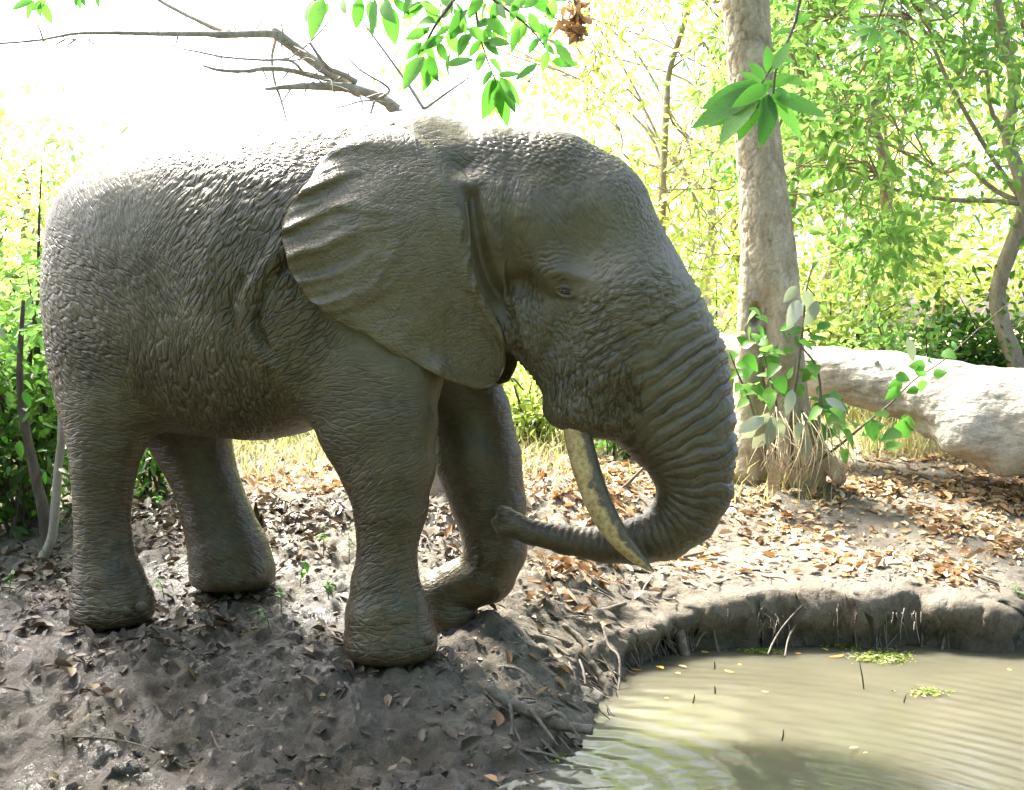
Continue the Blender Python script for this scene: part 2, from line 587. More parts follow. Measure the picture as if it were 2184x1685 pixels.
# torso: px, top, bottom, half width
TOR = np.array([(140, 640, 660, .05), (144, 505, 790, .24), (156, 442, 850, .38), (182, 385, 895, .50), (215, 348, 915, .58), (258, 314, 918, .65), (330, 286, 914, .73), (430, 270, 928, .80),
                (560, 264, 938, .85), (640, 262, 926, .83), (700, 258, 900, .78), (800, 246, 870, .68), (880, 238, 850, .58), (940, 240, 820, .50), (1000, 262, 790, .44), (1060, 300, 760, .38), (1100, 340, 700, .32)], float)
sx = np.array([el(r[0], 600)[0][0] for r in TOR])
zt = np.array([el(r[0], r[1])[0][2] for r in TOR])
zb = np.array([el(r[0], r[2])[0][2] for r in TOR])
def _sm(y):
    u = np.linspace(sx[0], sx[-1], 160)
    v = np.interp(u, sx, y)
    k = np.hanning(9); k /= k.sum()
    vp = np.concatenate([v[:1].repeat(4), v, v[-1:].repeat(4)])
    w = np.convolve(vp, k, 'valid')
    w[:8] = v[:8]
    return np.interp(GS[0], u, w)
ZT, ZB, HW = _sm(zt), _sm(zb), _sm(TOR[:, 3])
insx = (GS[0] >= sx[0]) & (GS[0] <= sx[-1])
zc = (0.54 * ZT + 0.46 * ZB)[:, None, None]
up = np.maximum(ZT[:, None, None] - zc, 0.02)
dn = np.maximum(zc - ZB[:, None, None], 0.02)
X, Y, Z = grids((slice(None),) * 3)
dz = (Z - zc - 0.0)
hz = np.where(dz > 0, up, dn)
wid = np.maximum(HW, 0.02)[:, None, None]
pw_ = np.where(dz > 0, 1.95, 2.5)
rad = (np.abs(dz / hz) ** pw_ + np.abs(Y / wid) ** pw_) ** (1 / pw_)
ft = (rad - 1) * np.minimum(hz, wid) * 0.85
ft = np.where(insx[:, None, None], ft, 1.0)
fld[...] = np.minimum(fld, ft)
del rad, ft, dz, hz, pw_

# head, neck
chain([(960, 500, 0, 215, .85), (1080, 470, 0, 165, .95)], .22)
chain([(1090, 425, 0, 138, .85), (1170, 425, 0, 138, .95), (1240, 462, 0, 138, .98)], .12)
for sgn in (1, -1):
    chain([(1060, 350, .12 * sgn, 70, 1), (1190, 365, .13 * sgn, 72, 1)], .12)
    chain([(1120, 480, .28 * sgn, 75, .9), (1180, 560, .30 * sgn, 70, .8)], .16)        # zygomatic arch
    chain([(1140, 690, .22 * sgn, 85, .7), (1190, 770, .17 * sgn, 62, .9), (1208, 850, .16 * sgn, 44, 1.0)], .10)
    chain([(1196, 800, .24 * sgn, 36, 1), (1200, 872, .25 * sgn, 38, 1), (1240, 880, .27 * sgn, 42, 1), (1290, 892, .2 * sgn, 42, 1)], .04)   # jaw
    chain([(1310, 640, .16 * sgn, 120, .9), (1290, 760, .20 * sgn, 110, .75), (1240, 868, .27 * sgn, 50, 1.0)], .10)     # tusk sheath
    chain([(1200, 868, .20 * sgn, 40, 1), (1255, 880, .24 * sgn, 42, 1), (1300, 890, .15 * sgn, 45, 1)], .05)
chain([(1240, 480, 0, 150, .9), (1290, 620, 0, 172, .78), (1335, 740, 0, 188, .64)], .10)
chain([(1335, 740, 0, 188, .64), (1398, 810, 0, 156, .68)], .08)
chain([(1398, 810, 0, 156, .68), (1440, 890, 0, 126, .78), (1470, 960, 0, 100, .88), (1482, 1040, 0, 78, .92)], .05)
TRUNK = [(1482, 1040, 0, 80, .92), (1462, 1095, .0, 70, .95), (1420, 1138, .0, 57, 1), (1360, 1155, .01, 49, 1), (1290, 1163, .03, 38, 1), (1200, 1151, .06, 30, 1), (1135, 1136, .09, 26, 1), (1100, 1122, .10, 27, 1)]
chain(TRUNK, .03)
chain([(1100, 1120, .10, 26, 1), (1078, 1100, .11, 20, 1.2), (1064, 1085, .12, 9, 1.2)], .02)
chain([(1100, 1122, .10, 25, 1), (1074, 1124, .11, 19, 1.2), (1056, 1112, .12, 10, 1.2)], .02)

# legs
zf = {}
def foot_z(px, py, t):
    return el(px, py, t)[0][2]
NH, FH, NF, FF_ = .36, -.36, .40, -.34
zf['nh'] = foot_z(240, 1327, NH); zf['fh'] = foot_z(495, 1250, FH); zf['nf'] = foot_z(835, 1402, NF); zf['ff'] = foot_z(965, 1360, FF_)
chain([(252, 520, .26, 150, .62), (243, 640, .30, 144, .66), (234, 760, .33, 120, .72), (230, 860, NH, 103, .8), (227, 930, NH, 84, .9), (221, 1000, NH, 69, 1), (217, 1090, NH, 58, 1), (221, 1170, NH, 61, 1), (232, 1240, NH, 74, 1), (240, 1290, NH, 86, .98), (242, 1345, NH, 88, .98)], .14, zf['nh'])
chain([(300, 640, -.28, 150, .66), (345, 790, -.33, 122, .75), (405, 930, FH, 88, .9), (440, 1030, FH, 70, 1), (466, 1110, FH, 74, 1), (488, 1180, FH, 85, 1), (496, 1225, FH, 90, 1), (498, 1275, FH, 92, 1)], .12, zf['fh'])
chain([(800, 520, .34, 165, .55), (778, 680, .36, 172, .58), (785, 800, .38, 160, .66), (806, 900, NF, 130, .78), (826, 990, NF, 105, .88), (833, 1080, NF, 80, 1), (826, 1170, NF, 64, 1), (822, 1250, NF, 74, 1), (828, 1310, NF, 91, 1), (833, 1370, NF, 99, 1), (835, 1420, NF, 100, 1)], .12, zf['nf'])
chain([(860, 640, -.30, 170, .6), (940, 780, -.32, 125, .75), (1003, 880, FF_, 86, .95), (1020, 980, FF_, 92, 1), (1043, 1080, FF_, 79, 1), (1057, 1170, FF_, 63, 1)], .08, zf['ff'])
chain([(1057, 1170, FF_, 63, 1), (1038, 1225, FF_, 62, 1), (980, 1250, FF_, 56, 1), (944, 1268, FF_, 54, 1), (955, 1310, FF_, 63, 1), (966, 1380, FF_, 62, 1)], .06, zf['ff'])

# surface t of the near side, for laying the ear on it
def surf_t(s, z):
    i = np.clip(((s - lo[0]) / VOX).astype(int), 0, NS[0] - 1)
    k = np.clip(((z - lo[2]) / VOX).astype(int), 0, NS[2] - 1)
    colm = fld[i, :, k] < 0
    first = np.argmax(colm, axis=1)
    return np.where(colm.any(1), -(lo[1] + VOX * first), 0.0)

def relax(p, q, it, lam=0.5):
    e = np.vstack([q[:, [0, 1]], q[:, [1, 2]], q[:, [2, 3]], q[:, [3, 0]]])
    cnt = np.bincount(e.ravel(), minlength=len(p)).astype(float)
    for k in range(it):
        acc = np.stack([np.bincount(e[:, 0], p[e[:, 1], c], len(p)) + np.bincount(e[:, 1], p[e[:, 0], c], len(p)) for c in range(3)], 1)
        l = lam if k % 2 == 0 else -lam * 1.03
        p = p + l * (acc / np.maximum(cnt, 1)[:, None] - p)
    return p
def subdivide(p, q):
    e = np.sort(np.vstack([q[:, [0, 1]], q[:, [1, 2]], q[:, [2, 3]], q[:, [3, 0]]]).astype(np.int64), 1)
    key, inv = np.unique(e[:, 0] * len(p) + e[:, 1], return_inverse=True)
    mid = 0.5 * (p[key // len(p)] + p[key % len(p)])
    nq = len(q)
    fc = p[q].mean(1)
    em = inv.reshape(4, nq) + len(p)
    ci = len(p) + len(mid) + np.arange(nq)
    out = [np.stack([q[:, k], em[k], ci, em[(k + 3) % 4]], 1) for k in range(4)]
    return np.vstack([p, mid, fc]), np.vstack(out)

def normals(p, q):
    n = np.cross(p[q[:, 2]] - p[q[:, 0]], p[q[:, 3]] - p[q[:, 1]])
    out = np.stack([sum(np.bincount(q[:, k], n[:, c], len(p)) for k in range(4)) for c in range(3)], 1)
    return out / (np.linalg.norm(out, axis=1)[:, None] + 1e-12)

def iso(field, vox, origin, rel=6, subd=1):
    g = openvdb.FloatGrid(1.0)
    g.copyFromArray(np.clip(field, -0.2, 1.0))
    p, q = g.convertToQuads(0.0)
    p = np.asarray(p, float) * vox + origin
    q = np.asarray(q)[:, ::-1].astype(np.int64)
    p = relax(p, q, rel)
    for _ in range(subd):
        p, q = subdivide(p, q)
        p = relax(p, q, 4)
    n = normals(p, q)
    if np.sum(p[q[:, 0], 2] * np.cross(p[q[:, 2]] - p[q[:, 0]], p[q[:, 3]] - p[q[:, 1]])[:, 2]) < 0:
        q = q[:, ::-1]; n = -n
    return p, q, n
V, Q, N = iso(fld, VOX, lo)

# drawing coordinates on the skin (the same on both flanks): where the point would sit seen square from the pond side
def skin_q(V):
    W = el_w(np.c_[V[:, 0], np.full(len(V), -0.42), V[:, 2]])
    a, b = project(W)
    return np.c_[a, b]
QV = skin_q(V)
T3 = V[:, 1] * 330.0
sideness = np.clip(np.abs(N[:, 1]), 0, 1)

def polydist(q, line, reach=None):
    """distance to a polyline, arc length along it, signed offset"""
    L = np.asarray(line, float)
    if reach is not None:
        m = (q[:, 0] > L[:, 0].min() - reach) & (q[:, 0] < L[:, 0].max() + reach) & (q[:, 1] > L[:, 1].min() - reach) & (q[:, 1] < L[:, 1].max() + reach)
        r = [np.full(len(q), 1e9), np.zeros(len(q)), np.zeros(len(q))]
        for a, b in zip(r, polydist(q[m], line)):
            a[m] = b
        return r
    best = np.full(len(q), 1e9); arc = np.zeros(len(q)); off = np.zeros(len(q))
    acc = 0.0
    for a, b in zip(L[:-1], L[1:]):
        ab = b - a; l = np.hypot(*ab)
        h = np.clip(((q - a) @ ab) / (l * l), 0, 1)
        c = a + h[:, None] * ab
        d = np.hypot(*(q - c).T)
        m = d < best
        best = np.where(m, d, best); arc = np.where(m, acc + h * l, arc)
        s = (ab[0] * (q[:, 1] - a[1]) - ab[1] * (q[:, 0] - a[0])) / l
        off = np.where(m, s, off)
        acc += l
    return best, arc, off

def smooth_line(l, n=60):
    return catmull(np.c_[np.asarray(l, float), np.zeros(len(l))], n)[:, :2]

disp = np.zeros(len(V))
facing = sstep(0.15, 0.5, sideness)
def dent(px, py, rx, ry, amp, ang=0.0):
    global disp
    c, s = math.cos(math.radians(ang)), math.sin(math.radians(ang))
    dx, dy = QV[:, 0] - px, QV[:, 1] - py
    u, v = (dx * c + dy * s) / rx, (-dx * s + dy * c) / ry
    disp = disp + amp * np.exp(-(u * u + v * v)) * facing
dent(1235, 530, 60, 50, -.030)
dent(1215, 585, 55, 16, .026, 12)
dent(1206, 622, 30, 17, .012, 10)
dent(1206, 640, 46, 9, -.012, 8)
dent(1160, 640, 40, 60, .012)
dent(1110, 560, 32, 120, -.035, -8)
dent(1140, 780, 30, 45, .018)
dent(1165, 745, 14, 40, -.02, 20)
dent(260, 410, 120, 60, .025, -20)
dent(420, 560, 60, 170, -.022, 12)
dent(340, 850, 50, 90, -.03)
dent(985, 350, 40, 26, -.05)
def ridge(line, w, amp, side=0.0):
    global disp
    d, a, o = polydist(QV, smooth_line(line, 24), 6 * w)
    disp = disp + amp * np.exp(-((o - side) / w) ** 2) * np.exp(-(np.maximum(d - np.abs(o), 0) / 12) ** 2) * facing * (d < 6 * w)
fold = [(640, 540), (604, 590), (580, 640), (574, 690), (590, 725), (606, 770)]
ridge(fold, 15, .026)
ridge([(665, 560), (625, 610), (602, 660), (597, 700), (607, 730)], 8, -.042)
ridge([(575, 600), (548, 650), (550, 700)], 10, -.02)
ridge([(1012, 420), (1026, 520), (1046, 600), (1080, 680), (1094, 750), (1090, 800)], 15, -.06)
ridge([(1075, 520), (1085, 600), (1100, 670), (1112, 740)], 12, .014)
ridge([(620, 740), (640, 830), (690, 920), (730, 1000)], 14, .012)
# wrinkle networks: centre, spread, line direction in degrees (0 = level, 90 = upright, positive leans down to the right), spacing, stretch, depth
REG = [(520, 450, 110, 110, 122, 12, 4.5, .0100), (540, 620, 90, 90, 110, 13, 4.5, .0125), (480, 800, 120, 90, 92, 12, 4.8, .0095), (400, 640, 70, 80, 45, 15, 2.4, .0080),
       (290, 440, 110, 90, 58, 10, 4.0, .0022), (260, 610, 80, 60, 32, 12, 3.4, .0075), (160, 600, 50, 90, 25, 10, 2.6, .0050), (190, 760, 80, 70, 25, 10, 2.2, .0080),
       (230, 900, 90, 60, 8, 9, 2.2, .0040), (220, 1110, 90, 110, -4, 10, 4.5, .0026), (240, 1290, 80, 40, 10, 14, 2.5, .0045), (470, 1120, 100, 110, 25, 11, 3.0, .0028),
       (660, 740, 60, 70, -22, 12, 3.6, .0085), (760, 880, 100, 80, -12, 10, 4.0, .0040), (830, 1040, 90, 80, -32, 11, 4.2, .0038), (830, 1200, 80, 60, -24, 11, 4.0, .0045), (830, 1340, 90, 40, 5, 12, 2.0, .0028),
       (1010, 1020, 80, 170, 4, 11, 3.0, .0022), (600, 320, 230, 45, 10, 8, 1.6, .0042), (350, 300, 160, 30, 0, 8, 1.3, .0020),
       (1160, 340, 130, 45, 20, 10, 1.6, .0045), (1330, 470, 60, 90, 60, 9, 1.3, .0040), (1240, 450, 60, 50, 65, 12, 3.6, .0032), (1090, 440, 40, 80, 80, 10, 4, .0032),
       (1120, 700, 40, 60, 85, 13, 2.6, .0080), (1180, 720, 45, 45, 60, 12, 1.5, .0070), (1270, 720, 60, 60, -38, 16, 1.8, .0090), (1370, 640, 50, 60, -14, 18, 2.0, .0080), (1330, 560, 45, 45, -30, 13, 2.6, .0050),
       (1235, 830, 50, 60, 84, 18, 3.4, .0130), (1310, 850, 40, 60, 98, 18, 3.6, .0130), (1110, 790, 40, 30, 70, 12, 1.8, .008)]
wsum = np.full(len(V), 1e-4); hsum = np.zeros(len(V))
WB = np.zeros((6, len(V)))
warp = np.c_[fbm(np.c_[QV / 70, T3 / 70], 3, 51), fbm(np.c_[QV / 70, T3 / 70], 3, 52)]
for k, (px, py, rx, ry, ang, sp, st, dep) in enumerate(REG):
    w = np.exp(-((QV[:, 0] - px) / rx) ** 2 - ((QV[:, 1] - py) / ry) ** 2) ** 1.3
    m = w > 0.015
    if not m.any():
        continue
    c, s = math.cos(math.radians(ang)), math.sin(math.radians(ang))
    q = QV[m] + 9 * warp[m]
    u = q[:, 0] * c + q[:, 1] * s
    v = -q[:, 0] * s + q[:, 1] * c
    f1, f2 = cells(np.c_[u / (sp * st), v / sp, T3[m] / (sp * 1.6) + k], 60 + k)
    g = f2 - f1
    hgt = dep * 3.0 * (1.15 * np.sqrt(np.clip(g, 0, .5)) - .55)
    hsum[m] += w[m] * hgt * (1.0 if px > 1080 else 0.42)
    WB[int(round((ang % 180) / 30)) % 6, m] += w[m] * dep * (0.45 if px > 1080 else (0.62 if py > 860 else 1.05))
    wsum[m] += w[m]
disp += hsum / np.maximum(wsum, 0.12)
WB /= np.maximum(wsum, 0.12) * 0.010
# folds curling round the eye
de = np.hypot((QV[:, 0] - 1212) * 0.8, QV[:, 1] - 622)
ae = np.arctan2(QV[:, 1] - 622, (QV[:, 0] - 1212) * .8)
ring = (de + 14 * warp[:, 0] + 5 * noise(np.c_[QV / 18, T3 / 30], 78)) / 11.0
wv = 1 - np.abs(np.sin(math.pi * ring)) ** 0.6
leftside = 0.25 + 0.75 * sstep(-.2, .5, -np.cos(ae))
disp -= 0.015 * wv * (0.45 + 0.75 * sstep(-.5, .6, noise(np.c_[QV / 26, T3 / 40], 77))) * np.exp(-((de - 68) / 42) ** 2) * leftside * facing
# trunk rings
tl = smooth_line([(1300, 420), (1335, 560), (1372, 700), (1405, 800), (1445, 890), (1472, 960), (1482, 1030), (1466, 1090), (1425, 1135), (1360, 1155), (1290, 1163), (1200, 1150), (1130, 1134), (1085, 1108)], 90)
td, ta, to = polydist(QV, tl, 260)
rad_t = np.interp(ta, [0, 300, 520, 640, 760, 900, 1100], [190, 200, 175, 100, 62, 42, 26])
intr = sstep(1.25, 0.95, td / rad_t)
intr *= sstep(1115, 1170, QV[:, 0] + 0.9 * (QV[:, 1] - 800) * (QV[:, 1] < 900) + 3000 * (QV[:, 1] > 1040))
front = sstep(-0.9, 0.6, -to / rad_t)
lean = ta - 0.25 * np.clip(to, -200, 200) * (1 - sstep(500, 800, ta)) + 16 * warp[:, 0]
S_ = np.array([0, 130, 260, 420, 560, 700, 820, 1200]); sp_ = np.array([60, 52, 40, 34, 27, 21, 16, 14])
xs = np.linspace(0, 1300, 2600)
phase_t = np.concatenate([[0], np.cumsum(np.diff(xs) / np.interp(xs[1:], S_, sp_))])
ph = np.interp(lean, xs, phase_t)
amp = np.interp(ta, [0, 130, 200, 300, 520, 700, 800, 1000, 1200], [0, .003, .012, .028, .028, .018, .010, .006, .004]) * (0.45 + 0.55 * front)
amp *= 0.75 + 0.35 * noise(np.c_[ph, to / 120, T3 / 150], 71)
saw = np.abs(np.sin(math.pi * ph))
disp += intr * amp * (1.3 * saw ** 0.42 - 0.9)
ph2 = ph * 2.7 + 0.5 * warp[:, 1]
disp += intr * 0.32 * amp * (np.abs(np.sin(math.pi * ph2)) ** 0.6 - 0.6)
f1, f2 = cells(np.c_[ph * 2.2, to / 26, T3 / 26], 88)
disp += intr * 0.006 * sstep(120, 260, ta) * (1 - sstep(760, 1000, ta)) * (np.sqrt(np.clip(f2 - f1, 0, .5)) - .45)
# lumpy mud and fine grain
P3 = V * 1.0
disp += 0.004 * fbm(P3 * 9, 3, 101) + 0.0022 * fbm(P3 * 34, 3, 102)
V2 = V + N * disp[:, None]

# ---- ears
ear_front = smooth_line([(842, 262), (905, 292), (950, 335), (985, 392), (1000, 460), (1004, 540), (1016, 600), (1046, 660), (1068, 700), (1078, 745), (1074, 785), (1058, 818)], 170)
ear_back = smooth_line([(842, 262), (770, 278), (716, 312), (684, 345), (648, 396), (609, 462), (607, 520), (622, 580), (650, 630), (700, 672), (752, 702), (822, 738), (838, 752), (900, 784), (960, 812), (1012, 828), (1042, 826), (1058, 818)], 170)
ear_back = ear_back + (np.sin(np.linspace(0, math.pi, 170)) ** .5)[:, None] * 5 * np.c_[noise(np.c_[ear_back / 34, np.zeros(170)], 231), noise(np.c_[ear_back / 34, np.zeros(170)], 232)]
NU, NVv = 120, 170
uu = np.linspace(0, 1, NU)
E2 = ear_front[:, None, :] * (1 - uu)[None, :, None] + ear_back[:, None, :] * uu[None, :, None]     # v, u
Uu = np.broadcast_to(uu, (NVv, NU)); Vv = np.broadcast_to(np.linspace(0, 1, NVv)[:, None], (NVv, NU))
def el_many(q, t):
    r = FWD * F + RIGHT * (q[:, 0:1] - CX) + UP * (CY - q[:, 1:2])
    k = (t - (CAMP - EO) @ EN) / (r @ EN)
    p = CAMP + r * k[:, None]
    return np.c_[(p - EO) @ EH, -t, p[:, 2]]
q = E2.reshape(-1, 2)
t0 = np.full(len(q), 0.6)
for _ in range(4):
    p = el_many(q, t0)
    t0 = surf_t(p[:, 0], p[:, 2])
    t0 = np.where(t0 < 0.2, 0.2, t0)
A_ = np.c_[np.ones(len(q)), q / 500, (q / 500) ** 2, (q[:, :1] / 500) * (q[:, 1:] / 500), (q / 500) ** 3]
wl = np.where(Uu.ravel() > .08, 1.0, 0.3)
cf = np.linalg.lstsq(A_ * wl[:, None], t0 * wl, rcond=None)[0]
ts = A_ @ cf
clear = np.percentile((t0 - ts)[(Uu.ravel() > .15)], 93)
ts = np.maximum(ts + clear + 0.025, t0 + 0.012)
# smooth on the (v,u) grid
G = ts.reshape(NVv, NU)
for _ in range(60):
    Gp = np.pad(G, 1, mode='edge')
    G = np.maximum(0.2 * (G + Gp[:-2, 1:-1] + Gp[2:, 1:-1] + Gp[1:-1, :-2] + Gp[1:-1, 2:]), t0.reshape(NVv, NU) + 0.010)
root = 1 - sstep(0.0, 0.13, Uu)
rootv = sstep(0.66, 0.48, Vv)                   # the lower lobe hangs free
sink = t0.reshape(NVv, NU) - 0.03
G = G * (1 - root * rootv) + sink * root * rootv
qx, qy = E2[..., 0], E2[..., 1]
G -= 0.09 * (1 - sstep(0.0, 0.10, Vv))
# rippled trailing edge
pr = (qx * 0.30 + qy * 0.95) + 18 * fbm(np.c_[q / 120, np.zeros(len(q))], 2, 200).reshape(NVv, NU)
rip = np.sin(2 * math.pi * pr / 62) + 0.5 * np.sin(2 * math.pi * pr / 29 + 1.7)
G += 0.024 * rip * sstep(0.45, 1.0, Uu) * np.exp(-((Vv - .38) / .19) ** 2)
G += 0.012 * np.sin(2 * math.pi * (qx * .5 + qy * .8) / 120) * sstep(.3, .9, Uu)
G += 0.010 * np.sin(2 * math.pi * (qx + .15 * qy) / 25) * np.exp(-((qx - 1018) / 26) ** 2) * np.exp(-((qy - 560) / 110) ** 2)
G += 0.022 * np.exp(-((Uu - .05) / .04) ** 2) * sstep(.34, .48, Vv)
G += -0.05 * np.exp(-((qx - 985) / 42) ** 2 - ((qy - 350) / 26) ** 2)
G += 0.035 * np.exp(-((qx - 800) / 120) ** 2 - ((qy - 300) / 30) ** 2)
G += 0.006 * fbm(np.c_[q / 60, np.zeros(len(q))], 3, 204).reshape(NVv, NU) + 0.0022 * fbm(np.c_[q / 14, np.zeros(len(q))], 3, 205).reshape(NVv, NU)
f1, f2 = cells(np.c_[q[:, 0] / 17, q[:, 1] / 12, np.zeros(len(q))], 206)
vq = np.c_[(q - [960, 470]), np.zeros(len(q))]
vr = np.hypot(vq[:, 0], vq[:, 1]); va = np.arctan2(vq[:, 1], -vq[:, 0])
vn = noise(np.c_[va * 5.5 + .5 * fbm(q_n := np.c_[q / 90, np.zeros(len(q))], 2, 240), vr / 260, np.zeros(len(q))], 241)
G += 0.009 * (np.exp(-(vn / .10) ** 2) * sstep(60, 160, vr) * sstep(.05, .2, Uu.ravel())).reshape(NVv, NU)
vn = noise(np.c_[va * 11 + .8 * fbm(q_n, 2, 242), vr / 120, np.zeros(len(q))], 243)
G += 0.004 * (np.exp(-(vn / .12) ** 2) * sstep(120, 260, vr)).reshape(NVv, NU)
G += 0.0030 * (np.clip(f2 - f1, 0, .4).reshape(NVv, NU) - .2)
th = 0.022 * np.minimum(1, np.sqrt(np.clip(np.minimum.reduce([1 - Uu, 0.02 + Uu, Vv * 1.2, (1 - Vv) * 1.2]) / 0.06, 0, 1))) + 0.004
pf = el_many(q, (G + th / 2).ravel())
pb = pf.copy(); pb[:, 1] += th.ravel()
kk = (np.arange(NVv - 1)[:, None] * NU + np.arange(NU - 1)[None]).ravel()
ef = np.stack([kk, kk + NU, kk + NU + 1, kk + 1], 1)
ne = NVv * NU
edge = np.concatenate([np.arange(NU - 1), np.arange(NVv - 1) * NU + NU - 1, (NVv - 1) * NU + np.arange(NU - 1, 0, -1), np.arange(NVv - 1, 0, -1) * NU])
e2 = np.roll(edge, -1)
rim = np.stack([edge, e2, e2 + ne, edge + ne], 1)
EV = np.vstack([pf, pb]); EF = np.vstack([ef, ef[:, ::-1] + ne, rim])
EV2 = EV.copy(); EV2[:, 1] *= -1
parts = [(V2, [Q]), (EV, [EF]), (EV2, [EF[:, ::-1]])]
# ---- tail
tailp = catmull(np.array([np.r_[el(175, 470)[0], .07], np.r_[el(148, 620)[0], .055], np.r_[el(155, 760)[0] + [0, .05, 0], .04], np.r_[el(165, 900)[0] + [0, .08, 0], .028], np.r_[el(170, 990)[0] + [0, .08, 0], .02]]), 40)
tv, tq, tt = tube_arrays(tailp[:, :3], tailp[:, 3], 12, 0.12, 5)
parts.append((tv, [tq, tt]))
BV, BF = merge(parts)
BQ = skin_q(BV)
nb, nE = len(V2), len(EV)
is_ear = np.zeros(len(BV)); is_ear[nb:nb + 2 * nE] = 1
dust = np.clip(np.exp(-((BQ[:, 0] - 1330) / 130) ** 2 - ((BQ[:, 1] - 480) / 170) ** 2) + .6 * np.exp(-((BQ[:, 0] - 1480) / 60) ** 2 - ((BQ[:, 1] - 740) / 150) ** 2) + .9 * np.exp(-((BQ[:, 0] - 330) / 170) ** 2 - ((BQ[:, 1] - 400) / 90) ** 2) + 0.4 * is_ear, 0, 1)
wet = np.clip(sstep(420, 300, BQ[:, 1]) * sstep(1250, 950, BQ[:, 0]) + .8 * np.exp(-((BQ[:, 0] - 150) / 80) ** 2 - ((BQ[:, 1] - 740) / 160) ** 2) + np.exp(-((BQ[:, 0] - 950) / 70) ** 2 - ((BQ[:, 1] - 1210) / 40) ** 2)
              + .5 * np.exp(-((BQ[:, 0] - 620) / 70) ** 2 - ((BQ[:, 1] - 640) / 90) ** 2) + .4 * sstep(1150, 1350, BQ[:, 1]), 0, 1) * (1 - .7 * is_ear)
mud_shade = sstep(780, 1150, BQ[:, 1])  # mud on the legs, plus belly and leg shade put into the colour
WBF = np.zeros((6, len(BV))); WBF[:, :nb] = WB
_en = .16 + .12 * noise(np.c_[BQ[nb:nb + 2 * nE] / 60, np.zeros(2 * nE)], 250)
WBF[0, nb:nb + 2 * nE] = _en; WBF[2, nb:nb + 2 * nE] = .25 - _en * .5; WBF[5, nb:nb + 2 * nE] = .14 + .1 * noise(np.c_[BQ[nb:nb + 2 * nE] / 45, np.zeros(2 * nE)], 251)
at_ = {'dust': dust, 'wet': wet, 'mud': mud_shade, 'ear': is_ear}  # the mud value also holds the painted shade of the lower body
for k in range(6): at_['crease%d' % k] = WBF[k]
el_me = mesh_np('body', BV, BF, attrs=at_)

